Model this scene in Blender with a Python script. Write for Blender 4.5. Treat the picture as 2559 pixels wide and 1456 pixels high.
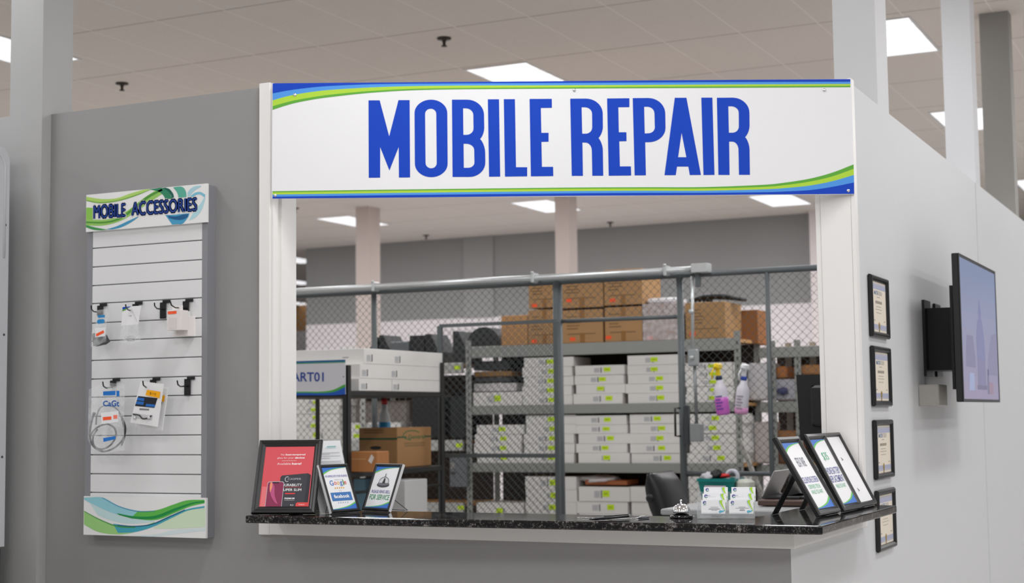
import bpy, math, random
import numpy as np
from mathutils import Vector, Matrix
from mathutils.geometry import tessellate_polygon
random.seed(7)
for o in list(bpy.data.objects): bpy.data.objects.remove(o)
SC = bpy.context.scene
COL = SC.collection

# ------------------------------------------------------------------ camera
IW, IH = 2559, 1456
F = 3792.0
PITCH, ROLL, AZ = math.radians(4.67), math.radians(-0.71), math.radians(116.0)
CAM = np.array([0.0, 0.0, 1.457])
fw = np.array([math.cos(AZ)*math.cos(PITCH), math.sin(AZ)*math.cos(PITCH), math.sin(PITCH)])
rt = np.array([math.sin(AZ), -math.cos(AZ), 0.0])
up = np.cross(rt, fw)
rt2 = math.cos(ROLL)*rt + math.sin(ROLL)*up
up2 = -math.sin(ROLL)*rt + math.cos(ROLL)*up
cam = bpy.data.cameras.new('camera')
cam.sensor_width = 36.0
cam.lens = F/IW*36.0
cam.dof.use_dof = True
cam.dof.focus_distance = 5.35
cam.dof.aperture_fstop = 4.0
cam.clip_end = 200
co = bpy.data.objects.new('camera', cam); COL.objects.link(co)
m = Matrix.Identity(4)
for i in range(3):
    m[i][0], m[i][1], m[i][2], m[i][3] = rt2[i], up2[i], -fw[i], CAM[i]
co.matrix_world = m
SC.camera = co

def ray(px, py): return fw + (px-1279.5)/F*rt2 - (py-728.0)/F*up2
def on(px, py, axis, val):
    """the point of the plane axis=val that stands at this place of the photograph"""
    d = ray(px, py); t = (val-CAM[axis])/d[axis]
    return CAM + t*d
class Plane:
    def __init__(s, o, u, v):
        s.o = np.array(o, float); s.u = np.array(u, float); s.v = np.array(v, float)
        s.u /= np.linalg.norm(s.u); s.v /= np.linalg.norm(s.v); s.n = np.cross(s.u, s.v)
    def uv(s, px, py):
        d = ray(px, py); t = ((s.o-CAM)@s.n)/(d@s.n); p = CAM+t*d-s.o
        return (p@s.u, p@s.v)
    def at(s, u, v, d=0.0): return s.o + s.u*u + s.v*v + s.n*d

# ------------------------------------------------------------------ world, lights, exposure
w = bpy.data.worlds.new('world'); SC.world = w; w.use_nodes = True
w.node_tree.nodes['Background'].inputs[0].default_value = (0.93, 0.96, 1.0, 1)
w.node_tree.nodes['Background'].inputs[1].default_value = 0.42
SC.view_settings.view_transform = 'Standard'
SC.view_settings.look = 'None'
SC.view_settings.gamma = 1.0
SC.view_settings.use_curve_mapping = False
SC.view_settings.exposure = -0.26
SC.cycles.use_denoising = True
SC.cycles.max_bounces = 8
SC.cycles.transparent_max_bounces = 16
CEIL = 4.39
LAMP_W = 40.0
def lamp(x, y, power=LAMP_W):
    l = bpy.data.lights.new('troffer_light', 'AREA'); l.shape = 'RECTANGLE'
    l.size, l.size_y = 0.56, 1.16; l.energy = power; l.color = (0.97, 0.985, 1.0)
    o = bpy.data.objects.new('troffer_light', l); COL.objects.link(o)
    o.location = (x, y, CEIL-0.03)
for i in range(-4, 4):
    for j in range(-5, 4):
        x, y = -2.48+3.08*i, 11.8+3.66*j
        if y < -4 or y > 21: continue
        lamp(x, y, LAMP_W*(1.35 if x > -3 else (0.8 if y < 10 else 1.35)))

# ------------------------------------------------------------------ materials
def lin(c):
    c = c/255.0
    return c/12.92 if c <= 0.04045 else ((c+0.055)/1.055)**2.4
def rgba(c): return (lin(c[0]), lin(c[1]), lin(c[2]), 1.0)
MATS = {}
def mat(c, rough=0.55, metal=0.0, var=0.0, scale=30.0, bump=0.0, spec=0.5, emit=0.0, alpha=1.0, name=None):
    key = (tuple(c), rough, metal, var, scale, bump, spec, emit, alpha)
    if key in MATS: return MATS[key]
    mt = bpy.data.materials.new(name or 'paint_%d_%d_%d' % tuple(int(q) for q in c)); mt.use_nodes = True
    nt = mt.node_tree; b = nt.nodes['Principled BSDF']
    b.inputs['Base Color'].default_value = rgba(c)
    b.inputs['Roughness'].default_value = rough
    b.inputs['Metallic'].default_value = metal
    b.inputs['Specular IOR Level'].default_value = spec
    if emit:
        b.inputs['Emission Color'].default_value = rgba(c); b.inputs['Emission Strength'].default_value = emit
    if alpha < 1: b.inputs['Alpha'].default_value = alpha
    if var or bump:
        tc = nt.nodes.new('ShaderNodeTexCoord'); nz = nt.nodes.new('ShaderNodeTexNoise')
        nz.inputs['Scale'].default_value = scale; nz.inputs['Detail'].default_value = 5
        nt.links.new(tc.outputs['Object'], nz.inputs['Vector'])
        if var:
            mx = nt.nodes.new('ShaderNodeMix'); mx.data_type = 'RGBA'
            a, d = rgba(c), rgba(c)
            mx.inputs[6].default_value = tuple(q*(1-var) for q in a[:3])+(1,)
            mx.inputs[7].default_value = tuple(min(1, q*(1+var)) for q in d[:3])+(1,)
            nt.links.new(nz.outputs['Fac'], mx.inputs[0]); nt.links.new(mx.outputs[2], b.inputs['Base Color'])
        if bump:
            bp = nt.nodes.new('ShaderNodeBump'); bp.inputs['Strength'].default_value = bump
            bp.inputs['Distance'].default_value = 0.002
            nt.links.new(nz.outputs['Fac'], bp.inputs['Height']); nt.links.new(bp.outputs[0], b.inputs['Normal'])
    MATS[key] = mt
    return mt
def granite():
    mt = bpy.data.materials.new('black_granite'); mt.use_nodes = True; nt = mt.node_tree
    b = nt.nodes['Principled BSDF']; b.inputs['Roughness'].default_value = 0.06
    b.inputs['Specular IOR Level'].default_value = 0.5
    tc = nt.nodes.new('ShaderNodeTexCoord')
    n1 = nt.nodes.new('ShaderNodeTexNoise'); n1.inputs['Scale'].default_value = 110; n1.inputs['Detail'].default_value = 8; n1.inputs['Roughness'].default_value = 0.75
    n2 = nt.nodes.new('ShaderNodeTexNoise'); n2.inputs['Scale'].default_value = 28; n2.inputs['Detail'].default_value = 4
    r = nt.nodes.new('ShaderNodeValToRGB'); e = r.color_ramp.elements
    e[0].position, e[0].color = 0.42, rgba((6, 6, 7)); e[1].position, e[1].color = 0.66, rgba((128, 124, 122))
    k = e.new(0.55); k.color = rgba((32, 30, 30))
    ad = nt.nodes.new('ShaderNodeMath'); ad.operation = 'MULTIPLY_ADD'; ad.inputs[1].default_value = 0.35
    sb = nt.nodes.new('ShaderNodeMath'); sb.operation = 'SUBTRACT'; sb.inputs[1].default_value = 0.17
    nt.links.new(tc.outputs['Object'], n1.inputs['Vector']); nt.links.new(tc.outputs['Object'], n2.inputs['Vector'])
    nt.links.new(n2.outputs['Fac'], ad.inputs[0]); nt.links.new(n1.outputs['Fac'], ad.inputs[2])
    nt.links.new(ad.outputs[0], sb.inputs[0]); nt.links.new(sb.outputs[0], r.inputs[0]); nt.links.new(r.outputs[0], b.inputs['Base Color'])
    return mt
def ceiling_mat():
    mt = bpy.data.materials.new('ceiling_tiles'); mt.use_nodes = True; nt = mt.node_tree
    b = nt.nodes['Principled BSDF']; b.inputs['Roughness'].default_value = 0.9
    g = nt.nodes.new('ShaderNodeNewGeometry'); sp = nt.nodes.new('ShaderNodeSeparateXYZ')
    nt.links.new(g.outputs['Position'], sp.inputs[0])
    def line(out, off, step, wd):
        a = nt.nodes.new('ShaderNodeMath'); a.operation = 'SUBTRACT'; a.inputs[1].default_value = off
        d = nt.nodes.new('ShaderNodeMath'); d.operation = 'PINGPONG'; d.inputs[1].default_value = step/2
        l = nt.nodes.new('ShaderNodeMath'); l.operation = 'LESS_THAN'; l.inputs[1].default_value = wd
        nt.links.new(out, a.inputs[0]); nt.links.new(a.outputs[0], d.inputs[0]); nt.links.new(d.outputs[0], l.inputs[0])
        return l.outputs[0]
    ly = line(sp.outputs['Y'], 8.74, 1.22, 0.010)
    lx = line(sp.outputs['X'], -5.31, 0.616, 0.006)
    n = nt.nodes.new('ShaderNodeTexNoise'); n.inputs['Scale'].default_value = 60; n.inputs['Detail'].default_value = 6
    nt.links.new(g.outputs['Position'], n.inputs['Vector'])
    mx = nt.nodes.new('ShaderNodeMix'); mx.data_type = 'RGBA'
    mx.inputs[6].default_value = rgba((218, 210, 204)); mx.inputs[7].default_value = rgba((232, 224, 218))
    nt.links.new(n.outputs['Fac'], mx.inputs[0])
    m1 = nt.nodes.new('ShaderNodeMix'); m1.data_type = 'RGBA'; m1.inputs[7].default_value = rgba((186, 176, 168))
    nt.links.new(ly, m1.inputs[0]); nt.links.new(mx.outputs[2], m1.inputs[6])
    m2 = nt.nodes.new('ShaderNodeMix'); m2.data_type = 'RGBA'; m2.inputs[7].default_value = rgba((238, 231, 226))
    nt.links.new(lx, m2.inputs[0]); nt.links.new(m1.outputs[2], m2.inputs[6])
    nt.links.new(m2.outputs[2], b.inputs['Base Color'])
    return mt
def clear_mat(name, c=(235, 238, 240), a=0.3, rough=0.12, mottled=True):
    mt = bpy.data.materials.new(name); mt.use_nodes = True; nt = mt.node_tree
    b = nt.nodes['Principled BSDF']; out = nt.nodes['Material Output']
    b.inputs['Base Color'].default_value = rgba(c); b.inputs['Roughness'].default_value = rough
    t = nt.nodes.new('ShaderNodeBsdfTransparent'); mx = nt.nodes.new('ShaderNodeMixShader')
    nt.links.new(t.outputs[0], mx.inputs[1]); nt.links.new(b.outputs[0], mx.inputs[2]); nt.links.new(mx.outputs[0], out.inputs[0])
    if not mottled:
        lw = nt.nodes.new('ShaderNodeLayerWeight'); lw.inputs[0].default_value = 0.25
        mr = nt.nodes.new('ShaderNodeMapRange'); mr.inputs[3].default_value = a*.6; mr.inputs[4].default_value = min(1, a*4)
        nt.links.new(lw.outputs['Fresnel'], mr.inputs[0]); nt.links.new(mr.outputs[0], mx.inputs[0]); return mt
    nz = nt.nodes.new('ShaderNodeTexNoise'); nz.inputs['Scale'].default_value = 25
    tc = nt.nodes.new('ShaderNodeTexCoord'); nt.links.new(tc.outputs['Object'], nz.inputs['Vector'])
    mr = nt.nodes.new('ShaderNodeMapRange'); mr.inputs[1].default_value = 0.35; mr.inputs[2].default_value = 0.7
    mr.inputs[3].default_value = a*0.55; mr.inputs[4].default_value = a*1.7
    nt.links.new(nz.outputs['Fac'], mr.inputs[0]); nt.links.new(mr.outputs[0], mx.inputs[0])
    return mt
G_WALL = mat((147, 146, 146), 0.6, var=0.02, scale=6, bump=0.05, name='grey_wall_paint')
R_WALL = mat((205, 206, 208), 0.5, var=0.015, scale=6, bump=0.04, name='pale_grey_wall_paint')
LPAINT = mat((168, 168, 168), 0.55, var=0.02, scale=6, name='left_wall_paint')
WHITE = mat((236, 234, 232), 0.35, var=0.01, name='white_trim_paint')
GRANITE = granite()
BLACK = mat((24, 24, 25), 0.4, name='black_plastic')
BLACKM = mat((34, 34, 35), 0.45, name='black_metal')
FENCE = mat((88, 93, 95), 0.5, metal=0.2, name='grey_fence_coating')
GALV = mat((196, 199, 200), 0.32, metal=0.55, var=0.08, name='galvanised_steel')
SHELFM = mat((150, 152, 148), 0.5, var=0.04, name='grey_shelf_steel')
CARTON = mat((230, 228, 225), 0.7, var=0.03, scale=12, name='white_carton')
YEL = mat((206, 238, 30), 0.6, name='yellow_sticker')
ORA = mat((255, 92, 40), 0.6, name='orange_sticker')
KRAFT = mat((176, 136, 92), 0.8, var=0.07, scale=9, name='kraft_cardboard')
KRAFT2 = mat((190, 142, 92), 0.8, var=0.07, scale=9, name='tan_cardboard')
CLEAR = clear_mat('clear_plastic')
ACRYL = clear_mat('clear_acrylic', (240, 243, 244), 0.15, 0.03, False)
CHROME = mat((225, 226, 228), 0.08, metal=1.0, name='chrome')
PAPER = mat((238, 238, 240), 0.6, name='white_paper')

# ------------------------------------------------------------------ mesh builder
class MB:
    def __init__(s): s.v = []; s.f = []; s.mi = []; s.ms = []; s.sm = []
    def m(s, mt):
        if mt not in s.ms: s.ms.append(mt)
        return s.ms.index(mt)
    def add(s, vs, fs, mt, smooth=False):
        k = len(s.v); i = s.m(mt)
        s.v += [tuple(float(q) for q in p) for p in vs]
        for f in fs:
            s.f.append(tuple(k+q for q in f)); s.mi.append(i); s.sm.append(smooth)
        return s
    def box(s, a, b, mt, bev=0.0):
        x0, y0, z0 = (min(a[i], b[i]) for i in range(3)); x1, y1, z1 = (max(a[i], b[i]) for i in range(3))
        return s.frame_box((x0, y0, z0), (1, 0, 0), (0, 1, 0), (0, 0, 1), x1-x0, y1-y0, z1-z0, mt, bev)
    def frame_box(s, o, u, v, n, a, b, c, mt, bev=0.0):
        """box from corner o along u (a), v (b), n (c); u x v = n; with an optional chamfer"""
        o, u, v, n = (np.array(q, float) for q in (o, u, v, n))
        if bev <= 0:
            P = [o+u*a*i+v*b*j+n*c*k for k in (0, 1) for j in (0, 1) for i in (0, 1)]
            return s.add(P, [(0, 2, 3, 1), (4, 5, 7, 6), (0, 1, 5, 4), (2, 6, 7, 3), (0, 4, 6, 2), (1, 3, 7, 5)], mt)
        e = min(bev, a*.45, b*.45, c*.45)
        def loop(z, i):
            return [o+u*p+v*q+n*z for p, q in ((i+e, i), (a-i-e, i), (a-i, i+e), (a-i, b-i-e), (a-i-e, b-i), (i+e, b-i), (i, b-i-e), (i, i+e))]
        L = loop(0, e)+loop(e, 0)+loop(c-e, 0)+loop(c, e)
        fs = [tuple(range(7, -1, -1)), tuple(range(24, 32))]
        for r in range(3):
            for q in range(8):
                fs.append((r*8+q, r*8+(q+1) % 8, r*8+8+(q+1) % 8, r*8+8+q))
        return s.add(L, fs, mt)
    def prism(s, pts, d, mt, mt_side=None):
        """flat polygon (3-D points) pushed along d"""
        n = len(pts); d = np.array(d, float); A = [np.array(p, float) for p in pts]
        nn = np.zeros(3)
        for i in range(n): nn += np.cross(A[i], A[(i+1) % n])
        if nn@d > 0: A = A[::-1]
        s.add(A, [tuple(range(n))], mt)
        B = [p+d for p in A]
        s.add(B, [tuple(range(n-1, -1, -1))], mt)
        s.add(A+B, [(i, i+n, (i+1) % n+n, (i+1) % n) for i in range(n)], mt_side or mt)
        return s
    def tube(s, pts, r, mt, n=8, caps=True, closed=False):
        P = [np.array(p, float) for p in pts]; K = len(P); rr = r if hasattr(r, '__len__') else [r]*K
        V = []; prev = None
        for i in range(K):
            if closed: t = P[(i+1) % K]-P[i-1]
            else: t = P[min(i+1, K-1)]-P[max(i-1, 0)]
            t = t/np.linalg.norm(t)
            if prev is None: a = np.cross(t, (0, 0, 1) if abs(t[2]) < .9 else (1, 0, 0))
            else: a = prev-t*(prev@t)
            a /= np.linalg.norm(a); b = np.cross(t, a); prev = a
            V += [P[i]+rr[i]*(math.cos(2*math.pi*k/n)*a+math.sin(2*math.pi*k/n)*b) for k in range(n)]
        fs = [(i*n+k, i*n+(k+1) % n, ((i+1) % K)*n+(k+1) % n, ((i+1) % K)*n+k) for i in range(K if closed else K-1) for k in range(n)]
        if caps and not closed: fs += [tuple(range(n-1, -1, -1)), tuple(range((K-1)*n, K*n))]
        return s.add(V, fs, mt, n > 5)
    def lathe(s, prof, c, mt, n=28, sx=1.0, sy=1.0, ax=(0, 0, 1)):
        """profile of (radius, height) turned about ax through c"""
        ax = np.array(ax, float); a = np.cross(ax, (1, 0, 0) if abs(ax[0]) < .9 else (0, 1, 0)); a /= np.linalg.norm(a); b = np.cross(ax, a)
        c = np.array(c, float); V = []
        for r, h in prof:
            V += [c+ax*h+sx*r*math.cos(2*math.pi*k/n)*a+sy*r*math.sin(2*math.pi*k/n)*b for k in range(n)]
        fs = [(i*n+k, i*n+(k+1) % n, (i+1)*n+(k+1) % n, (i+1)*n+k) for i in range(len(prof)-1) for k in range(n)]
        fs += [tuple(range(n-1, -1, -1)), tuple(range((len(prof)-1)*n, len(prof)*n))]
        return s.add(V, fs, mt, True)
    def quad(s, pts, mt): return s.add(pts, [tuple(range(len(pts)))], mt)
    def flat(s, pl, loops, mt, d=0.0006):
        """polygon with holes printed on a plane, loops in the plane's u, v"""
        tri = tessellate_polygon([[Vector((u, v, 0)) for u, v in lp] for lp in loops])
        al = [p for lp in loops for p in lp]; fs = []
        for t in tri:
            a, b, c = (al[i] for i in t)
            ar = (b[0]-a[0])*(c[1]-a[1])-(b[1]-a[1])*(c[0]-a[0])
            if abs(ar) > 1e-12: fs.append(tuple(t) if ar > 0 else tuple(t[::-1]))
        return s.add([pl.at(u, v, d) for u, v in al], fs, mt)
    def ring(s, pl, w, h, prof, mt):
        """mitred frame on a plane: prof is a list of (inset, height above the plane)"""
        V = []; fs = []
        for i, d in prof:
            V += [pl.at(i, i, d), pl.at(w-i, i, d), pl.at(w-i, h-i, d), pl.at(i, h-i, d)]
        for r in range(len(prof)-1):
            for q in range(4):
                fs.append((r*4+q, r*4+(q+1) % 4, r*4+4+(q+1) % 4, r*4+4+q))
        return s.add(V, fs, mt)
    def build(s, name, parent=None, origin=None):
        me = bpy.data.meshes.new(name)
        T = Matrix.Identity(4); o = bpy.data.objects.new(name, me)
        if parent is not None:
            p = parent
            while p is not None: T = p.matrix_basis @ T; p = p.parent
            o.parent = parent
        elif origin is not None:
            o.location = origin; T = Matrix.Translation(origin)
        I = np.array(T.inverted()); V = np.array(s.v)
        V = V@I[:3, :3].T+I[:3, 3]
        me.from_pydata(V.tolist(), [], s.f)
        for mt in s.ms: me.materials.append(mt)
        me.polygons.foreach_set('material_index', s.mi); me.polygons.foreach_set('use_smooth', s.sm)
        me.update(); COL.objects.link(o)
        return o
def tag(o, label, cat, group=None):
    o['label'] = label; o['category'] = cat
    if group: o['group'] = group
    return o
def struct(o): o['kind'] = 'structure'; return o
def thing(name, label, cat, loc, rotz=0.0, group=None):
    o = bpy.data.objects.new(name, None); COL.objects.link(o)
    o.location = [float(q) for q in loc]; o.rotation_euler = (0, 0, rotz); o.empty_display_size = 0.05
    return tag(o, label, cat, group)
# text: the built-in font turned into flat faces
TXT = {}
def glyphs(t, off=0.0):
    if (t, off) in TXT: return TXT[(t, off)]
    c = bpy.data.curves.new('t', 'FONT'); c.body = t; c.offset = off; c.resolution_u = 3
    o = bpy.data.objects.new('t', c); COL.objects.link(o)
    dg = bpy.context.evaluated_depsgraph_get()
    me = bpy.data.meshes.new_from_object(o.evaluated_get(dg))
    V = np.array([v.co[:2] for v in me.vertices]); fs = [tuple(p.vertices) for p in me.polygons]
    bpy.data.objects.remove(o); bpy.data.curves.remove(c); bpy.data.meshes.remove(me)
    V = V-V.min(0); V = V/V.max(0)
    TXT[(t, off)] = (V, fs); return V, fs
def text_quad(mb, pl, t, q, mt, d=0.001, off=0.0):
    """text stretched into a quad TL, TR, BR, BL given in the plane's u, v"""
    V, fs = glyphs(t, off); TL, TR, BR, BL = (np.array(p, float) for p in q)
    P = []
    for x, y in V:
        p = (BL*(1-x)+BR*x)*(1-y)+(TL*(1-x)+TR*x)*y
        P.append(pl.at(p[0], p[1], d))
    mb.add(P, fs, mt)
def text(mb, pl, t, cu, cv, wd, ht, mt, d=0.001, off=0.0):
    a, b, c, e = cu-wd/2, cu+wd/2, cv-ht/2, cv+ht/2
    text_quad(mb, pl, t, ((a, e), (b, e), (b, c), (a, c)), mt, d, off)
def rect(mb, pl, u0, v0, u1, v1, mt, d=0.0006): mb.flat(pl, [[(u0, v0), (u1, v0), (u1, v1), (u0, v1)]], mt, d)
def arc(p0, c, p1, n=10):
    p0, c, p1 = (np.array(q, float) for q in (p0, c, p1))
    return [tuple(p0+(c-p0)*math.sin(t)+(p1-c)*(1-math.cos(t))) for t in np.linspace(0, math.pi/2, n)]
def smooth(pts, n=10):
    """Catmull-Rom through points"""
    P = [np.array(p, float) for p in pts]; P = [2*P[0]-P[1]]+P+[2*P[-1]-P[-2]]; out = []
    for i in range(1, len(P)-2):
        for t in np.linspace(0, 1, n, endpoint=False):
            a, b, c, d = P[i-1:i+3]
            out.append(tuple(.5*((2*b)+(c-a)*t+(2*a-5*b+4*c-d)*t*t+(3*b-a-3*c+d)*t**3)))
    out.append(tuple(P[-2])); return out
def ribbon(mb, pl, top, bot, mt, d, n=8):
    a, b = smooth(top, n), smooth(bot, n)
    k = max(len(a), len(b))
    def res(q): 
        q = np.array(q); t = np.linspace(0, len(q)-1, k); i = np.minimum(t.astype(int), len(q)-2); f = (t-i)[:, None]
        return q[i]*(1-f)+q[i+1]*f
    a, b = res(a), res(b)
    mb.add([pl.at(u, v, d) for u, v in a]+[pl.at(u, v, d) for u, v in b], [(i+k, i+1+k, i+1, i) for i in range(k-1)], mt)

# ================================================================== the setting
YA, XR, WT, ZT = 5.329, -1.509, 0.15, 1.067     # front wall plane, right wall plane, wall thickness, counter height
TOP = 2.88
XJ = -3.733                                     # left jamb
struct(MB().box((-26, -10, -0.1), (12, 40, 0), mat((190, 186, 182), 0.4, var=0.04, scale=1.5, name='floor_vinyl')).build('floor'))
struct(MB().box((-26, -10, CEIL), (12, 40, CEIL+0.1), ceiling_mat()).build('ceiling'))
mb = MB()
P = [(-4.974, 0), (XR-WT, 0), (XR-WT, 1.034), (XJ, 1.034), (XJ, TOP), (-4.974, TOP)]
mb.prism([(x, YA, z) for x, z in P], (0, WT, 0), G_WALL)
struct(mb.build('wall_front'))
mb = MB()
P = [(YA, 0), (19.0, 0), (19.0, TOP-0.01), (6.412, TOP-0.01), (6.412, 1.034), (YA, 1.034)]
mb.prism([(XR, y, z) for y, z in P], (-WT, 0, 0), R_WALL)
A = mb.v                                         # its end towards the front carries the front wall's grey paint
struct(mb.build('wall_right'))
struct(MB().box((XR-WT-0.0005, YA-0.0006, 0), (XR-0.001, YA+0.0002, 0.975), G_WALL).build('wall_corner'))
struct(MB().box((-9.0, 5.27, 0), (-4.974, 5.47, TOP), LPAINT).build('wall_left'))
# the hall behind
mb = MB()
mb.box((-14.70, 22.0, 3.06), (-5.74, 22.2, CEIL), mat((150, 150, 150), 0.8, var=0.03, scale=3, name='back_wall_grey'))
mb.box((-14.70, 22.0, 0), (-5.74, 22.2, 3.06), mat((236, 229, 232), 0.8, var=0.02, scale=3, name='back_wall_white'))
mb.box((-11.60, 21.97, 3.06), (-11.05, 22.0, CEIL), mat((157, 157, 157), 0.8))
struct(mb.build('wall_back'))
struct(MB().box((-26, 33.0, 3.72), (0, 33.2, CEIL), mat((176, 128, 74), 0.8, var=0.05, name='far_brown_header')).box((-26, 33.01, 0), (0, 33.2, 3.72), mat((206, 200, 198), 0.8)).build('wall_rear'))
struct(MB().box((-5.74, 21.7, 0), (-5.40, 22.2, CEIL), mat((228, 218, 218), 0.6)).build('wall_end'))
# columns that stand in the walls
COLP = mat((204, 205, 208), 0.55, var=0.015, scale=5, name='column_paint')
for nm, a, b, mt in (('column', (-5.172, 5.270, TOP), (-4.974, 5.468, CEIL), LPAINT),
                     ('column', (-1.708, 6.985, TOP-0.01), (XR, 7.225, CEIL), R_WALL),
                     ('column', (-1.685, 9.735, TOP-0.01), (XR, 9.905, CEIL), COLP),
                     ('column', (-1.716, 11.50, TOP-0.01), (XR, 11.66, CEIL), mat((150, 148, 144), 0.6, var=0.02))):
    struct(MB().box(a, b, mt).build(nm))
PINK = mat((204, 190, 184), 0.6, var=0.02, scale=4, name='inner_column_paint')
struct(MB().box((-11.200, 18.0, 0), (-10.985, 18.30, CEIL), PINK).build('column'))
struct(MB().box((-8.140, 18.0, 0), (-7.940, 18.26, CEIL), PINK).build('column'))
# a flat bead over the joint of the right wall's panels
struct(MB().box((XR, 9.70, 0), (XR+0.003, 9.735, TOP-0.012), R_WALL).build('trim_1'))
# white casing round the opening
TR = YA-0.018
struct(MB().box((-3.789, TR, 0.972), (XJ, YA, 2.893), WHITE, 0.002).build('trim_2'))
struct(MB().box((XJ, TR+0.006, ZT), (XJ+0.013, 5.352, 2.89), WHITE).box((XJ, 5.375, ZT), (XJ+0.018, 5.485, 2.89), WHITE, 0.002).box((XJ, 5.352, ZT), (XJ+0.006, 5.375, 2.89), WHITE).build('trim_3'))
mb = MB(); mb.prism([(-3.732, YA, 0.974), (-1.491, YA, 0.974), (-1.491, YA, 1.035), (-3.732, YA, 1.035)], (0, -0.018, 0), WHITE)
struct(mb.build('trim_4'))
struct(MB().box((XR, YA, 0.974), (XR+0.018, 6.390, 1.035), WHITE, 0.001).build('trim_5'))
struct(MB().box((XR, 6.392, 0.974), (XR+0.018, 6.443, 2.878), WHITE, 0.002).build('trim_6'))
struct(MB().box((-1.640, 6.392, ZT+0.001), (XR-0.0005, 6.411, 2.875), WHITE).box((-1.664, 6.396, ZT+0.001), (-1.641, 6.412, 2.87), WHITE, 0.002).build('trim_7'))

# ceiling troffers and sprinklers
LENS = bpy.data.materials.new('troffer_lens'); LENS.use_nodes = True
nt = LENS.node_tree; b = nt.nodes['Principled BSDF']
g = nt.nodes.new('ShaderNodeNewGeometry'); sp = nt.nodes.new('ShaderNodeSeparateXYZ'); nt.links.new(g.outputs['Position'], sp.inputs[0])
wv = nt.nodes.new('ShaderNodeTexNoise'); wv.inputs['Scale'].default_value = 7.0; wv.inputs['Detail'].default_value = 1
nt.links.new(g.outputs['Position'], wv.inputs['Vector'])
mr = nt.nodes.new('ShaderNodeMapRange'); mr.inputs[1].default_value = .3; mr.inputs[2].default_value = .7; mr.inputs[3].default_value = 0.88; mr.inputs[4].default_value = 1.3
nt.links.new(wv.outputs['Fac'], mr.inputs[0])
b.inputs['Base Color'].default_value = (.8, .8, .8, 1); b.inputs['Emission Color'].default_value = (0.97, 0.98, 1.0, 1)
nt.links.new(mr.outputs[0], b.inputs['Emission Strength'])
def troffer(x, y, label):
    t = thing('ceiling_light', label, 'ceiling light', (x, y, CEIL), group='recessed troffers in the tile ceiling')
    fr = MB(); pl = Plane((x-.30, y+.61, CEIL-0.001), (1, 0, 0), (0, -1, 0))
    fr.ring(pl, .60, 1.22, [(0, 0), (0, 0.006), (.02, .006), (.02, 0)], mat((225, 225, 226), 0.4)); fr.build('frame', t)
    ln = MB(); ln.box((x-.28, y-.59, CEIL-.004), (x+.28, y+.59, CEIL-.001), LENS)
    lo = ln.build('lens', t)
    lv = MB()
    for k in range(1, 8): lv.box((x-.28, y-.59+k*.1475-.004, CEIL-.006), (x+.28, y-.59+k*.1475+.004, CEIL-.004), mat((214, 216, 222), 0.4, emit=0.55))
    lv.build('louvre', t)
troffer(-5.615, 11.84, 'bright troffer showing just above the middle of the main sign')
troffer(-2.48, 11.92, 'bright gridded troffer right of the first column over the right wall')
troffer(-2.48, 15.72, 'troffer partly hidden by the second column over the right wall')
troffer(-12.05, 19.3, 'left one of two troffers seen through the service window')
troffer(-8.85, 19.3, 'middle troffer crossed by a column, seen through the service window')
p = on(1945, 488, 2, CEIL); troffer(p[0]-.1, p[1]+.45, 'troffer just peeping out under the right end of the main sign')
p = on(2, 107, 2, CEIL); troffer(p[0]-.12, p[1]+.1, 'troffer at the left picture edge beside the left column')
p = on(2559, 462, 2, CEIL); troffer(p[0]+.22, p[1]+.1, 'troffer at the right picture edge behind the third column')
for i, (yy, nm) in enumerate(((648, 'topmost of three'), (704, 'middle one of three'), (757, 'lowest of three'))):
    p = on(752, yy, 2, CEIL); troffer(p[0]-.12, p[1], nm + ' small distant troffers beside the left jamb')
SPR = mat((58, 52, 44), 0.4, metal=0.4, name='sprinkler_bronze')
for x, y, lb in ((305, 213, 'dark sprinkler head on the ceiling left of the main sign'), (1110, 101, 'dark sprinkler head on the ceiling above the main sign'),
                 (738, 523, 'small sprinkler head just right of the left jamb'), (1065, 590, 'distant sprinkler head near the back wall between the columns'),
                 (1525, 558, 'distant sprinkler head near the back wall right of both columns')):
    p = on(x, y, 2, CEIL-0.02)
    o = MB().lathe([(.055, .02), (.055, .008), (.02, .004), (.012, -.02), (.012, -.04), (.024, -.042), (.024, -.048)], p, SPR, 16).build('sprinkler_head', origin=tuple(p))
    tag(o, lb, 'sprinkler', 'ceiling sprinklers')

# ================================================================== counter
mb = MB()
CP = [(-3.70, 5.098), (-1.366, 5.178), (-1.356, 5.188), (-1.355, 6.380), (-1.362, 6.388), (-1.70, 6.388), (-1.70, 5.508), (-3.70, 5.508)]
def slab(mb, pts, z0, z1, e, mt):
    n = len(pts); c = np.mean(pts, 0); L = []
    def inset(d):
        out = []
        for i in range(n):
            p, a, b = (np.array(pts[j], float) for j in (i, i-1, (i+1) % n))
            d1 = (p-a)/np.linalg.norm(p-a); d2 = (b-p)/np.linalg.norm(b-p)
            n1 = np.array([-d1[1], d1[0]]); n2 = np.array([-d2[1], d2[0]])
            k = n1+n2; k = k/(1+n1@n2); out.append(p+k*d)
        return out
    for ins, z in ((e, z0), (e*.3, z0+e*.3), (0, z0+e), (0, z1-e), (e*.3, z1-e*.3), (e, z1)):
        L += [(q[0], q[1], z) for q in inset(ins)]
    fs = [tuple(range(n-1, -1, -1)), tuple(range(5*n, 6*n))]
    for r in range(5): fs += [(r*n+i, r*n+(i+1) % n, (r+1)*n+(i+1) % n, (r+1)*n+i) for i in range(n)]
    mb.add(L, fs, mt)
slab(mb, CP, 1.036, ZT, 0.005, GRANITE)
tag(mb.build('countertop', origin=(-2.5, 5.3, 1.036)), 'polished black granite counter wrapping round the corner of the service window', 'countertop')

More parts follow.
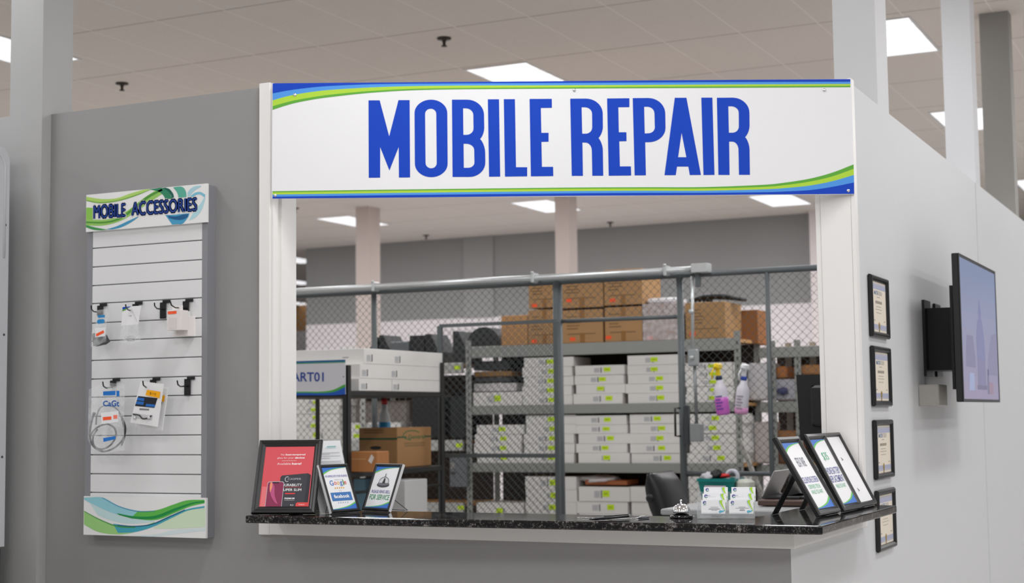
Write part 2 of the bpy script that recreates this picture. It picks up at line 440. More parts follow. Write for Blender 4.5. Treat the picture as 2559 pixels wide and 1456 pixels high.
# ================================================================== main sign
BLUE, LBLUE, LIME, GREEN = (mat(c, 0.5, spec=0.25) for c in ((8, 66, 188), (80, 152, 228), (176, 214, 66), (96, 170, 60)))
SW = mat((234, 234, 236), 0.5, spec=0.3, name='sign_white')
SO = (-3.717, 5.303, 2.388); SU = np.array([2.226, 1.084, -0.0125]); SL = float(np.linalg.norm(SU))
SP = Plane(SO, SU, (0.0045, 0.0022, 1.0)); SH = 0.497
t = thing('main_sign', 'long white MOBILE REPAIR sign board with blue and green bands', 'sign', (-2.6, 5.84, 2.388))
mb = MB(); mb.frame_box(SP.at(0, 0, -0.006), SP.u, SP.v, SP.n, SL, SH, 0.006, SW)
sx = lambda pts: [SP.uv(x, y) for x, y in pts]
TX = [681.3, 710, 737, 780, 830, 937, 1085, 1400, 1760, 2125]
TB = [[207.0, 207, 206.7, 206.3, 205, 203.9, 203.2, 201.7, 199.4, 197.6], [233.5, 228, 223.7, 218.5, 214.6, 210.4, 208.9, 207.3, 205.3, 204.2],
      [250.7, 242.5, 236.4, 229.5, 224.2, 218, 214.2, 213, 211.2, 209.6], [265.2, 257, 250.5, 243, 236, 226.5, 220.6, 218, 216, 214.4], [274.4, 265, 257.5, 249, 242, 231, 224, 221.4, 219.6, 217.8]]
BX = [680.8, 1000, 1400, 1600, 1756, 1905, 1965, 2025, 2080, 2134.5]
BB = [[477.6, 473.3, 468.7, 467.6, 467.2, 461.6, 455.5, 445.8, 431, 410.5], [480.6, 476.4, 472, 471, 471, 466.8, 461.8, 453.2, 440.5, 421.5],
      [486, 481.8, 477.5, 476.4, 476.4, 473, 469.5, 463.2, 452.5, 437], [491.4, 487.2, 483, 481.7, 481.5, 480, 478, 474.5, 466.5, 455.6], [497.2, 493.4, 489.4, 488.2, 487.2, 485.8, 485.4, 485, 484.6, 484.2]]
def edge_fix(pts, top, h):
    return [(min(max(u, 0), SL), min(max(v, 0), h)) for u, v in pts]
for X, B, seq in ((TX, TB, (BLUE, LBLUE, LIME, GREEN)), (BX, BB, (GREEN, LIME, LBLUE, BLUE))):
    for k in range(4):
        ribbon(mb, SP, edge_fix(sx(list(zip(X, B[k]))), 0, SH), edge_fix(sx(list(zip(X, B[k+1]))), 0, SH), seq[k], 0.0006, 8)
a_ = lambda *q: arc(*q)
GL = []                                                  # letters drawn at 3.367 times the photograph, two sheets
GL.append((0, [[(946, 238), (1040, 238), (1120, 540), (1198, 236), (1292, 236), (1296, 886), (1202, 887), (1200, 630), (1122, 828), (1044, 630), (1044, 888), (948, 889)]]))
GL.append((0, [a_((1333, 345), (1333, 232), (1472, 232)) + a_((1472, 232), (1609, 232), (1609, 345)) + a_((1612, 770), (1612, 884), (1474, 884)) + a_((1474, 884), (1336, 884), (1336, 770)),
               a_((1422, 352), (1422, 308), (1470, 308), 7) + a_((1470, 308), (1516, 308), (1516, 352), 7) + a_((1520, 765), (1520, 809), (1474, 809), 7) + a_((1474, 809), (1426, 809), (1426, 765), 7)]))
GL.append((0, [[(1648, 232)] + a_((1775, 232), (1918, 232), (1918, 360)) + a_((1920, 470), (1920, 530), (1885, 563), 6) + a_((1885, 563), (1928, 600), (1928, 680), 6) + a_((1929, 760), (1929, 882), (1795, 882)) + [(1653, 882)],
               [(1742, 305)] + a_((1765, 305), (1828, 305), (1828, 362), 7) + a_((1829, 475), (1829, 528), (1770, 528), 7) + [(1744, 528)],
               [(1746, 603)] + a_((1768, 603), (1835, 603), (1835, 655), 7) + a_((1837, 760), (1837, 805), (1785, 805), 7) + [(1748, 805)]]))
GL.append((0, [[(1950, 229), (2044, 229), (2054, 879), (1960, 880)]]))
GL.append((0, [[(2084, 228), (2178, 228), (2187, 800), (2281, 800), (2281, 877), (2094, 879)]]))
GL.append((0, [[(2301, 226), (2488, 225), (2489, 301), (2396, 302), (2400, 511), (2461, 511), (2461, 586), (2401, 587), (2405, 797), (2499, 797), (2501, 875), (2312, 877)]]))
def Rr(dx, dy): 
    o = [(84, 224)] + a_((215, 223), (358, 223), (358, 350)) + a_((359, 460), (359, 520), (322, 555), 6) + a_((322, 555), (359, 592), (359, 660), 6) + [(362, 872), (270, 872)] + [(266, 672)] + a_((265, 650), (258, 594), (215, 593), 7) + [(187, 593), (191, 873), (97, 873)]
    c = [(180, 296)] + a_((205, 296), (268, 296), (268, 350), 7) + a_((269, 465), (269, 518), (215, 518), 7) + [(185, 518)]
    return [[(x+dx, y+dy) for x, y in o], [(x+dx, y+dy) for x, y in c]]
GL.append((1, Rr(0, 0)))
GL.append((1, [[(394, 222), (582, 220), (582, 295), (489, 296), (493, 506), (557, 506), (558, 581), (497, 582), (502, 793), (595, 793), (597, 870), (408, 872)]]))
GL.append((1, [[(610, 219)] + a_((740, 218), (884, 218), (884, 350)) + a_((886, 470), (886, 590), (745, 590)) + [(715, 590), (721, 868), (626, 869)],
               [(706, 292)] + a_((735, 292), (793, 292), (793, 350), 7) + a_((796, 465), (796, 515), (740, 515), 7) + [(711, 516)]]))
GL.append((1, [[(964, 216), (1062, 216), (1184, 865), (1090, 866), (1078, 795), (983, 795), (972, 867), (877, 867)], [(1021, 512), (1061, 716), (992, 716)]]))
GL.append((1, [[(1187, 215), (1280, 215), (1298, 865), (1205, 866)]]))
GL.append((1, Rr(1234, -8)))
for sh, loops in GL:
    mb.flat(SP, [[SP.uv((640, 1400)[sh]+x/3.367, 180+y/3.367) for x, y in lp] for lp in loops], BLUE, 0.0007)
mb.build('panel', t)
for x, y in ((737, 237), (688, 488), (1435, 225), (2060, 225), (2120, 476)):
    u, v = SP.uv(x, y); MB().lathe([(.0075, 0), (.007, .002), (.004, .004)], SP.at(u, v, 0.0004), CHROME, 14, ax=SP.n).build('screw', t)

# ================================================================== slatwall display with its accessories
HP = Plane((-4.703, 5.257, 0.947), (1, 0, 0), (0, 0, 1))          # face of the header and the footer
FP = Plane((-4.703, 5.269, 0.947), (1, 0, 0), (0, 0, 1))          # face of the slats
GREYF = mat((146, 147, 152), 0.4, metal=0.3, name='grey_display_frame')
t = thing('slatwall_display', 'tall white slatwall display headed MOBILE ACCESSORIES on the grey front wall', 'display rack', (-4.37, 5.269, 0.947))
f0 = FP.uv(216, 700)[0]; f1 = FP.uv(517, 700)[0]; s0 = FP.uv(229, 800)[0]; s1 = FP.uv(503, 800)[0]
mb = MB()
mb.box((-4.703+f0, 5.272, 0.955), (-4.703+s0, YA-.0005, 2.468), GREYF).box((-4.703+s1, 5.272, 0.955), (-4.703+f1, YA-.0005, 2.468), GREYF)
mb.box((-4.703+s0, 5.284, 0.955), (-4.703+s1, YA-.0005, 2.468), mat((205, 206, 208), 0.5))
mb.build('frame', t)
SLAT = mat((226, 226, 227), 0.45, var=0.01, name='white_melamine')
GY = [577, 620.8, 667.5, 714, 759, 807.5, 852.7, 900.8, 947.3, 992.6, 1040.5, 1088.5, 1136.3, 1183.6, 1230, 1262]
gz = [0.947+FP.uv(366, (y if i else 568) - (y-1085)*0.0095*0-0)[1] for i, y in enumerate(GY)]
gz = [0.947+FP.uv(229, y)[1] for y in GY]
mb = MB()
for a, b in zip(gz[:-1], gz[1:]):
    mb.frame_box((-4.703+s0, 5.271, b+.003), (1, 0, 0), (0, 1, 0), (0, 0, 1), s1-s0, .012, a-b-.005, SLAT, 0.0015)
mb.build('slat_panel', t)
Z1 = lambda x, y: HP.uv(190+x/4.161, 450+y/4.161)
Z2 = lambda x, y: HP.uv(190+x/3.236, 920+y/3.236)
pr = lambda c: mat(c, 0.5, spec=0.25)
mb = MB(); c = [Z1(107, 150), Z1(1362, 37), Z1(1360, 441), Z1(101, 533)]
hu0, hu1, hv0, hv1 = c[0][0], c[1][0], (c[2][1]+c[3][1])/2, (c[0][1]+c[1][1])/2
mb.frame_box(HP.at(hu0, hv0, -0.012), HP.u, HP.v, HP.n, hu1-hu0, hv1-hv0, .012, mat((234, 234, 233), 0.45))
def zr(Z, top, bot, c, d, cl):
    k = lambda P: [(min(max(u, cl[0]), cl[1]), min(max(v, cl[2]), cl[3])) for u, v in (Z(*q) for q in P)]
    ribbon(mb, HP, k(top), k(bot), pr(c), d, 6)
cl = (hu0+.001, hu1-.001, hv0+.001, hv1-.001)
zr(Z1, [(105, 172), (260, 195), (420, 188), (560, 140), (700, 95)], [(105, 215), (250, 238), (430, 218), (610, 165), (800, 82)], (176, 212, 110), .0005, cl)
zr(Z1, [(105, 205), (250, 228), (430, 208), (610, 155), (800, 75)], [(105, 217), (250, 240), (430, 220), (610, 168), (800, 84)], (122, 176, 76), .0006, cl)
zr(Z1, [(105, 285), (150, 286), (190, 290)], [(105, 440), (150, 440), (190, 436)], (140, 196, 84), .0005, cl)
zr(Z1, [(105, 400), (280, 412), (430, 380), (560, 300), (700, 190), (860, 85)], [(105, 470), (290, 470), (470, 420), (620, 330), (780, 220), (930, 120)], (150, 200, 100), .0006, cl)
zr(Z1, [(105, 430), (300, 430), (450, 390), (600, 280), (740, 165), (890, 90)], [(105, 446), (300, 448), (465, 405), (620, 300), (760, 185), (905, 105)], (84, 150, 62), .0008, cl)
zr(Z1, [(105, 465), (200, 490), (330, 515)], [(105, 490), (180, 515), (260, 522)], (70, 150, 84), .0007, cl)
zr(Z1, [(820, 82), (900, 80), (960, 110), (1000, 190)], [(760, 90), (860, 120), (910, 160), (930, 200)], (52, 134, 100), .0008, cl)
zr(Z1, [(930, 76), (975, 95), (1010, 140), (1020, 180)], [(900, 82), (950, 110), (985, 150), (1000, 190)], (30, 98, 84), .0009, cl)
zr(Z1, [(1020, 72), (1100, 68), (1140, 110), (1150, 175)], [(1010, 78), (1040, 110), (1060, 150), (1065, 185)], (92, 174, 152), .0007, cl)
zr(Z1, [(310, 512), (420, 480), (540, 425), (640, 380)], [(380, 512), (470, 490), (570, 440), (650, 384)], (72, 152, 190), .0007, cl)
zr(Z1, [(930, 362), (1010, 360), (1090, 352), (1180, 345)], [(1000, 462), (1050, 464), (1110, 452), (1170, 380)], (74, 156, 196), .0006, cl)
zr(Z1, [(950, 370), (1040, 376), (1110, 358), (1170, 350)], [(970, 395), (1040, 412), (1110, 410), (1160, 385)], (34, 92, 142), .0008, cl)
zr(Z1, [(1170, 185), (1230, 135), (1290, 122), (1345, 150)], [(1180, 200), (1240, 158), (1290, 148), (1340, 180)], (126, 190, 214), .0007, cl)
zr(Z1, [(1160, 130), (1190, 90), (1240, 62), (1300, 55)], [(1165, 190), (1210, 130), (1250, 95), (1300, 70)], (170, 208, 220), .0006, cl)
zr(Z1, [(1240, 300), (1290, 250), (1320, 200), (1340, 165)], [(1175, 420), (1250, 380), (1310, 300), (1345, 190)], (176, 216, 224), .0005, cl)
LB = pr((30, 62, 140)); HALO = pr((238, 238, 240))
for tx, q in (('MOBILE', ((186, 262), (515, 240), (514, 378), (186, 403))), ('ACCESSORIES', ((582, 228), (1256, 181), (1258, 318), (580, 371)))):
    Q = [Z1(*p) for p in q]
    for du, dv in ((.006, 0), (-.006, 0), (0, .006), (0, -.006), (.004, .004), (-.004, .004), (.004, -.004), (-.004, -.004)):
        text_quad(mb, HP, tx, [(u+du, v+dv) for u, v in Q], HALO, .0011, 0.0)
    for k, du in enumerate((-.0012, 0, .0012)): text_quad(mb, HP, tx, [(u+du, v) for u, v in Q], LB, .0014+k*.0001)
mb.build('header_board', t)
mb = MB(); c = [Z2(60, 1032), Z2(1045, 1063), Z2(1050, 1387), Z2(60, 1344)]
fu0, fu1, fv0, fv1 = c[3][0], c[2][0], c[3][1], c[0][1]
mb.frame_box(HP.at(fu0, fv0, -0.012), HP.u, HP.v, HP.n, fu1-fu0, fv1-fv0, .012, mat((234, 234, 233), 0.45))
cl = (fu0+.001, fu1-.001, fv0+.001, fv1-.001)
zr(Z2, [(620, 1292), (760, 1212), (900, 1150), (1045, 1130)], [(640, 1294), (790, 1296), (900, 1290), (1045, 1282)], (208, 228, 198), .0004, cl)
zr(Z2, [(450, 1360), (650, 1340), (800, 1305), (1045, 1290)], [(450, 1362), (650, 1362), (800, 1340), (1045, 1310)], (212, 226, 228), .0004, cl)
zr(Z2, [(65, 1045), (110, 1042), (220, 1044), (350, 1112), (500, 1150), (640, 1152)], [(65, 1060), (110, 1085), (250, 1152), (400, 1200), (520, 1216), (620, 1212)], (150, 206, 218), .0005, cl)
zr(Z2, [(110, 1090), (250, 1155), (400, 1205), (520, 1222), (620, 1216)], [(180, 1190), (300, 1235), (420, 1255), (520, 1252), (640, 1240)], (196, 222, 224), .0004, cl)
zr(Z2, [(500, 1155), (650, 1146), (780, 1103), (900, 1066), (1040, 1062)], [(440, 1212), (640, 1226), (800, 1168), (920, 1118), (1040, 1090)], (96, 184, 80), .0006, cl)
zr(Z2, [(330, 1170), (480, 1196), (640, 1190), (800, 1130), (940, 1085), (1040, 1072)], [(350, 1186), (480, 1216), (650, 1212), (810, 1150), (940, 1098), (1040, 1082)], (34, 142, 74), .0008, cl)
zr(Z2, [(65, 1150), (180, 1212), (330, 1272), (500, 1282), (640, 1240)], [(65, 1262), (180, 1322), (330, 1342), (470, 1325), (600, 1275)], (156, 206, 128), .0005, cl)
zr(Z2, [(65, 1150), (180, 1212), (330, 1270), (480, 1280)], [(65, 1156), (180, 1220), (330, 1280), (480, 1290)], (70, 150, 70), .0007, cl)
zr(Z2, [(300, 1255), (450, 1272), (600, 1262), (760, 1198), (900, 1138), (1040, 1112)], [(340, 1330), (480, 1322), (620, 1282), (770, 1212), (905, 1150), (1040, 1126)], (72, 166, 186), .0006, cl)
zr(Z2, [(330, 1264), (470, 1272), (610, 1256), (760, 1192), (880, 1140)], [(340, 1272), (470, 1281), (615, 1264), (765, 1200), (885, 1146)], (28, 96, 130), .0009, cl)
zr(Z2, [(212, 1044), (350, 1114), (500, 1153), (640, 1152)], [(212, 1048), (350, 1119), (500, 1158), (640, 1156)], (40, 130, 176), .0009, cl)
mb.build('footer_board', t)
HOOKM = mat((20, 20, 21), 0.35, name='black_hook_steel')
def hook(px, py, tip, plate, label):
    """plate hung in a slat groove at this place, wire arm reaching to tip"""
    p = on(px, py, 1, 5.269); h = thing('display_hook', label, 'hook', (p[0], 5.266, p[2]), group='black slatwall hooks')
    MB().box((p[0]-.016, 5.262, p[2]-plate), (p[0]+.016, 5.268, p[2]-.004), HOOKM, .001).box((p[0]-.002, 5.262, p[2]-.008), (p[0]+.038, 5.268, p[2]+.006), HOOKM, .001).build('plate', h)
    q = on(tip[0], tip[1], 1, 5.105); z = p[2]-.035
    MB().tube([(p[0], 5.262, z), (p[0]+(q[0]-p[0])*.6, 5.262-.100, z-.004), (p[0]+(q[0]-p[0])*.8, 5.262-.135, z+.004), (q[0], 5.105, q[2])], .003, HOOKM, 8).build('arm', h)
    return np.array([p[0], 5.16, z])
hook(252, 761, (228, 764), .05, 'black hook on the upper row holding the charger bag, leftmost of that row')
hook(340, 757, (314, 761), .04, 'black hook on the upper row holding the white card with striped corner')
hook(409, 753, (386, 757), .075, 'empty black hook on the upper row, third from the left')
hook(466, 750, (424, 749), .05, 'black hook on the upper row holding the small white boxes')
hook(284, 948, (257, 954), .03, 'black hook on the lower row holding the cable bag')
hook(384, 946, (357, 952), .03, 'black hook on the lower row holding the ten dollar packets')
hook(470, 944, (443, 951), .075, 'empty black hook on the lower row, rightmost of that row')
def hang(py, y=5.165): return Plane((-4.703, y, 0.947), (1, 0, 0), (0, 0, 1))
def uvs(pl, pts): return [pl.uv(x, y) for x, y in pts]
# charger bag
K = Plane((-4.703, 5.20, 0.947), (1, 0, 0), (0, 0, 1)); q = lambda x, y: K.uv(190+x/5.2, 720+y/5.2)
o = on(250, 820, 1, 5.2); t = thing('charger_bag', 'clear bag with a black charger and orange price sticker on the upper left hook', 'packaged charger', o)
mb = MB(); mb.flat(K, [[q(278, 285), q(430, 268), q(405, 480), q(400, 690), q(230, 770), q(195, 760), q(215, 560), q(262, 500)]], CLEAR, .004); mb.build('bag', t)
mb = MB(); mb.prism([K.at(*q(x, y), -.002) for x, y in ((203, 590), (262, 572), (340, 600), (385, 690), (330, 728), (218, 752))], K.n*-.028, mat((52, 52, 56), .45)); mb.build('charger', t)
mb = MB(); mb.flat(K, [[q(258, 515), q(395, 508), q(388, 622), q(260, 638)]], PAPER, .005); mb.flat(K, [[q(270, 592), q(368, 545), q(378, 578), q(275, 628)]], ORA, .0056); mb.build('price_tag', t)
mb = MB()
for a in ([(285, 352), (385, 345), (382, 378), (300, 385)], [(285, 420), (300, 405), (370, 400), (385, 425), (370, 455), (300, 462), (280, 445)]): mb.flat(K, [[q(*p) for p in a]], pr((50, 140, 200)), .005)
mb.build('label', t)
# white card
K = Plane((-4.703, 5.19, 0.947), (1, 0, 0), (0, 0, 1))
t = thing('hanging_card', 'white card with blue and green striped corner above a clear bag of wire', 'packaged accessory', on(326, 800, 1, 5.19))
mb = MB(); mb.prism([K.at(*q(x, y), 0) for x, y in ((605, 240), (845, 226), (805, 468), (588, 485))], K.n*-.002, PAPER)
mb.flat(K, [[q(606, 244), q(724, 235), q(650, 262), q(604, 278)]], BLUE, .0006); mb.flat(K, [[q(604, 280), q(650, 263), q(700, 248), q(640, 285), q(602, 300)]], GREEN, .0007)
text(mb, K, '6.00', *q(706, 357), .014, .005, pr((120, 120, 122))); mb.flat(K, [[q(720, 270), q(724, 270), q(795, 430), q(790, 430)]], pr((190, 190, 190)), .0006)
mb.build('card', t)
mb = MB(); mb.flat(K, [[q(590, 485), q(806, 470), q(845, 690), q(700, 735), q(565, 690)]], CLEAR, .001); mb.build('bag', t)
mb = MB()
for k in range(4):
    c = K.at(*q(690+22*k-30, 640+(k % 2)*22), -.004); mb.tube([c+np.array([.017*math.cos(a), .003*math.sin(2*a), .007*math.sin(a)]) for a in np.linspace(0, 2*math.pi, 18)], .0016, GALV, 6, closed=True)
mb.build('wire', t)
# small white boxes
for dx, dy, y, lb, st in ((0, 0, 5.17, 'front small white box with an orange sticker hanging on the upper right hook', 1), (95, 78, 5.222, 'rear small white box hanging behind the stickered one', 0)):
    K = Plane((-4.703, y, 0.947), (1, 0, 0), (0, 0, 1))
    t = thing('accessory_box', lb, 'box', on(440, 800, 1, y), group='small white boxes on the upper right hook')
    P = [q(x+dx, y2+dy) for x, y2 in ((1162, 290), (1345, 268), (1360, 530), (1178, 548))]
    mb = MB(); wd = P[1][0]-P[0][0]; hh = P[0][1]-P[3][1]
    mb.frame_box(K.at(P[3][0], P[3][1], -.05), K.u, K.v, K.n, wd, hh, .05, mat((232, 226, 224), .5), .001)
    mb.frame_box(K.at(P[3][0]+.01, P[3][1]+hh, -.026), K.u, K.v, K.n, wd-.02, .022, .0015, mat((236, 234, 232), .5))
    rect(mb, K, P[3][0]+.012, P[3][1]+.006, P[3][0]+wd*.72, P[3][1]+hh*.62, mat((222, 214, 212), .5), .0006)
    mb.build('carton', t)
    if st:
        mb = MB(); mb.flat(K, [[q(1192, 302), q(1308, 292), q(1306, 330), q(1196, 338)]], ORA, .001); mb.build('sticker', t)
# cable bag
K = Plane((-4.703, 5.19, 0.947), (1, 0, 0), (0, 0, 1)); q = lambda x, y: K.uv(210+x/3.6, 930+y/3.6)
t = thing('cable_bag', 'clear bag with a coiled black cable and blue print on the lower left hook', 'packaged cable', on(275, 1050, 1, 5.19))
mb = MB(); mb.flat(K, [[q(60, 150), q(230, 90), q(385, 110), q(378, 400), q(380, 700), q(220, 725), q(90, 690), q(50, 600)]], CLEAR, .012); mb.build('bag', t)
mb = MB(); CB = mat((48, 49, 54), .4)
mb.tube(smooth([K.at(*q(*p), 0) for p in ((88, 375), (62, 470), (55, 570), (80, 660), (170, 710), (270, 680), (350, 600), (372, 500), (340, 400))], 6), .0042, CB, 8)
mb.tube(smooth([K.at(*q(*p), .006) for p in ((60, 570), (120, 500), (210, 465), (280, 500), (295, 570), (250, 650), (170, 690), (100, 660), (90, 580), (130, 510))], 6), .0040, CB, 8)
mb.tube(smooth([K.at(*q(*p), -.005) for p in ((100, 470), (110, 380), (150, 310), (230, 300), (300, 340), (335, 430), (360, 560), (330, 660))], 6), .0034, mat((120, 122, 126), .4), 8)
mb.tube([K.at(*q(88, 385), 0), K.at(*q(92, 360), 0)], .007, CB, 8)
mb.build('cable', t)
mb = MB()
for a in ([(188, 172), (300, 165), (300, 205), (190, 208)], [(308, 166), (335, 166), (336, 215), (310, 215)], [(190, 590), (300, 572), (300, 600), (192, 625)]): mb.flat(K, [[q(*p) for p in a]], pr((40, 120, 205)), .0126)
text_quad(mb, K, 'CaGt', [q(188, 255), q(335, 250), q(335, 308), q(188, 305)], pr((36, 96, 170)), .0128, .03)
mb.build('print', t)
mb = MB(); mb.flat(K, [[q(170, 365), q(328, 345), q(326, 445), q(175, 466)]], PAPER, .0132); mb.flat(K, [[q(188, 402), q(265, 395), q(265, 425), q(190, 432)]], ORA, .0138); mb.flat(K, [[q(282, 385), q(318, 382), q(318, 415), q(283, 418)]], pr((250, 130, 110)), .0138); mb.build('price_tag', t)
# ten dollar packets
for k, (dx, dy, y, lb) in enumerate(((0, 0, 5.165, 'front white packet of earbuds with a yellow 10 dollar tag on the lower middle hook'), (42, 34, 5.20, 'rear white packet hanging behind the one tagged 10 dollars'))):
    K = Plane((-4.703, y, 0.947), (1, 0, 0), (0, 0, 1))
    qq = lambda x, y2: q(x+dx, y2+dy)
    t = thing('earbud_packet', lb, 'packaged earbuds', on(370, 1010, 1, y), group='packets on the lower middle hook')
    mb = MB(); mb.prism([K.at(*qq(*p), 0) for p in ((510, 80), (715, 105), (660, 490), (415, 450))], K.n*-.004, mat((236, 236, 237), .35))
    mb.flat(K, [[qq(488, 212), qq(662, 232), qq(634, 320), qq(458, 302)]], mat((22, 26, 36), .4), .0006)
    for a in ([(482, 225), (545, 232), (540, 258), (476, 250)], [(474, 258), (540, 266), (535, 292), (466, 284)], [(560, 282), (640, 290), (636, 312), (556, 306)]): mb.flat(K, [[qq(*p) for p in a]], pr((44, 110, 190)), .001)
    mb.flat(K, [[qq(500, 322), qq(588, 328), qq(585, 342), qq(498, 338)]], pr((130, 130, 132)), .0008)
    mb.flat(K, [[qq(442, 368), qq(622, 388), qq(610, 430), qq(436, 410)]], mat((206, 206, 208), .3), .0006); mb.build('packet', t)
    mb = MB(); mb.tube(smooth([K.at(*qq(*p), .003) for p in ((445, 375), (500, 385), (530, 415), (580, 410), (610, 388))], 6), .003, mat((40, 40, 42), .4), 6)
    for p in ((462, 408), (590, 408)): mb.lathe([(.001, -.004), (.007, -.002), (.007, .004), (.003, .008)], K.at(*qq(*p), .004), mat((200, 200, 204), .25), 12, ax=K.n)
    mb.build('earbuds', t)
    mb = MB(); mb.flat(K, [[qq(572, 156), qq(690, 175), qq(682, 232), qq(556, 204)]], pr((250, 176, 20)), .0034); text_quad(mb, K, '$10', [qq(597, 176), qq(654, 186), qq(650, 210), qq(593, 200)], pr((150, 100, 20)), .004); mb.build('price_tag', t)

# ================================================================== certificates, television, cabinet
FRB = mat((22, 22, 23), 0.3, name='black_frame_moulding')
for i, (z0, z1, lb) in enumerate(((1.783, 2.058, 'topmost of four black framed certificates on the right wall'), (1.477, 1.743, 'second from the top of four black framed certificates on the right wall'),
                                  (1.158, 1.418, 'third from the top of four black framed certificates, just above the counter end'), (0.846, 1.112, 'lowest black framed certificate, crossed by the end of the granite counter'))):
    yb = 6.655; W = 0.350; H = z1-z0
    t = thing('certificate', lb, 'certificate', (XR, yb+W/2, z0), group='framed certificates on the right wall')
    pl = Plane((XR+.002, yb, z0), (0, 1, 0), (0, 0, 1))
    mb = MB(); mb.ring(pl, W, H, [(.004, 0), (0, .004), (.0, .012), (.006, .019), (.016, .019), (.024, .012), (.026, .006)], FRB)
    mb.frame_box(pl.at(.005, .005, -.001), pl.u, pl.v, pl.n, W-.01, H-.01, .004, BLACK); mb.build('frame', t)
    mb = MB(); e = .025; d = .006; cream = mat((226, 216, 200), .5, var=.02)
    rect(mb, pl, e, e, W-e, H-e, cream, d)
    band = pr((168, 172, 194))
    rect(mb, pl, e+.004, H-e-.034, W-e-.004, H-e-.008, band, d+.0004); rect(mb, pl, e+.004, e+.010, W-e-.004, e+.034, band, d+.0004)
    for v0, sg in ((H-e-.008, -1), (e+.010, 1)):
        for k in range(20):
            u = e+.006+k*(W-2*e-.012)/20; mb.flat(pl, [[(u, v0+sg*.002), (u+.006, v0+sg*.002), (u+.003, v0+sg*.010)] if sg > 0 else [(u+.006, v0+sg*.002), (u, v0+sg*.002), (u+.003, v0+sg*.010)]], cream, d+.0007)
    text(mb, pl, 'MASTER', W*.38, H*.73, W*.24, .018, pr((96, 134, 176)), d+.0005, .01); text(mb, pl, 'TECH', W*.61, H*.73, W*.18, .018, pr((150, 150, 150)), d+.0005)
    rect(mb, pl, W*.42, H*.655, W*.58, H*.665, pr((150, 148, 140)), d+.0005)
    for k in range(5): rect(mb, pl, W*(.33+.075*k), H*.555, W*(.33+.075*k+.055), H*.6, pr((140, 132, 122)), d+.0005)
    for v, a, b in ((.50, .36, .64), (.455, .32, .68), (.40, .36, .64)): rect(mb, pl, W*a, H*v, W*b, H*v+.003, pr((176, 168, 156)), d+.0005)
    for u in (.2, .78): rect(mb, pl, W*u, H*.27, W*u+.03, H*.27+.004, pr((160, 152, 142)), d+.0005)
    mb.build('print', t)
    mb = MB(); mb.lathe([(.016, 0), (.016, .0006), (.010, .0012)], pl.at(W*.5, H*.2, d+.0006), mat((170, 142, 84), .35, metal=.5), 18, ax=pl.n)
    mb.flat(pl, [[(W*.5-.009, H*.1), (W*.5+.009, H*.1), (W*.5+.008, H*.2), (W*.5-.008, H*.2)]], mat((170, 142, 84), .35, metal=.5), d+.0008); mb.build('seal', t)

TX0, ty0, ty1, tz0, tz1 = -1.27, 7.585, 8.745, 1.496, 2.222
t = thing('television', 'large flat television on a bracket on the right wall', 'television', (XR, 8.1, tz0))
pl = Plane((TX0, ty0, tz0), (0, 1, 0), (0, 0, 1)); W, H = ty1-ty0, tz1-tz0
mb = MB(); mb.frame_box(pl.at(0, 0, -.036), pl.u, pl.v, pl.n, W, H, .032, mat((30, 30, 32), .4), .003)
mb.frame_box(pl.at(W*.2, H*.12, -.075), pl.u, pl.v, pl.n, W*.6, H*.55, .04, mat((16, 16, 17), .5), .01); mb.build('body', t)
mb = MB(); mb.ring(pl, W, H, [(0, -.004), (0, 0), (.014, 0), (.015, -.003)], mat((44, 44, 46), .35)); mb.build('bezel', t)
mb = MB(); E_ = lambda c: mat(c, 0.25, emit=0.5)
k = 8
for r in range(k):
    f = r/(k-1); c = (int(118+16*f), int(130-4*f), int(160-8*f)); v1 = H-.015-(H-.03)*r/k
    rect(mb, pl, .015, v1-(H-.03)/k, W-.015, v1, E_(c), -.0028)
fx = lambda pts: [(W*u, H*v) for u, v in pts]
for pts, c in (([(.10, .24), (.34, .24), (.34, .30), (.30, .46), (.14, .46)], (112, 108, 140)), ([(.68, .20), (.95, .20), (.95, .52), (.82, .50), (.70, .32)], (118, 114, 146)),
               ([(.40, .30), (.62, .30), (.60, .46), (.56, .58), (.53, .60), (.54, .64), (.50, .74), (.46, .64), (.47, .60), (.43, .57), (.39, .46)], (108, 110, 148)),
               ([(.40, .12), (.62, .12), (.61, .30), (.40, .30)], (112, 108, 142)), ([(.38, .09), (.64, .09), (.64, .12), (.38, .12)], (98, 94, 124)), ([(.16, .08), (.30, .08), (.30, .20), (.18, .20)], (140, 148, 182)),
               ([(.66, .06), (.70, .06), (.70, .24), (.66, .24)], (96, 98, 128)), ([(.70, .06), (.82, .06), (.82, .14), (.70, .15)], (136, 112, 132))):
    mb.flat(pl, [fx(pts)], E_(c), -.0022)
mb.build('screen', t)
mb = MB(); mb.box((XR, 7.86, 1.63), (XR+.014, 8.02, 2.02), mat((20, 20, 21), .3)).box((XR, 8.15, 1.63), (XR+.014, 8.31, 2.02), mat((20, 20, 21), .3), .004)
mb.box((XR+.01, 7.93, 1.66), (TX0-.07, 8.24, 1.98), mat((14, 14, 15), .5)); mb.box((TX0-.085, 7.78, 1.56), (TX0-.072, 8.45, 2.08), BLACKM); mb.build('bracket', t)
o = MB().box((XR, 7.70, 1.478), (XR+.10, 7.93, 1.585), mat((168, 165, 160), .5), .004).build('outlet_box', origin=(XR, 7.8, 1.5))  # grey darkened to carry the shade behind the television
tag(o, 'small pale box on the wall behind the lower edge of the television', 'box')

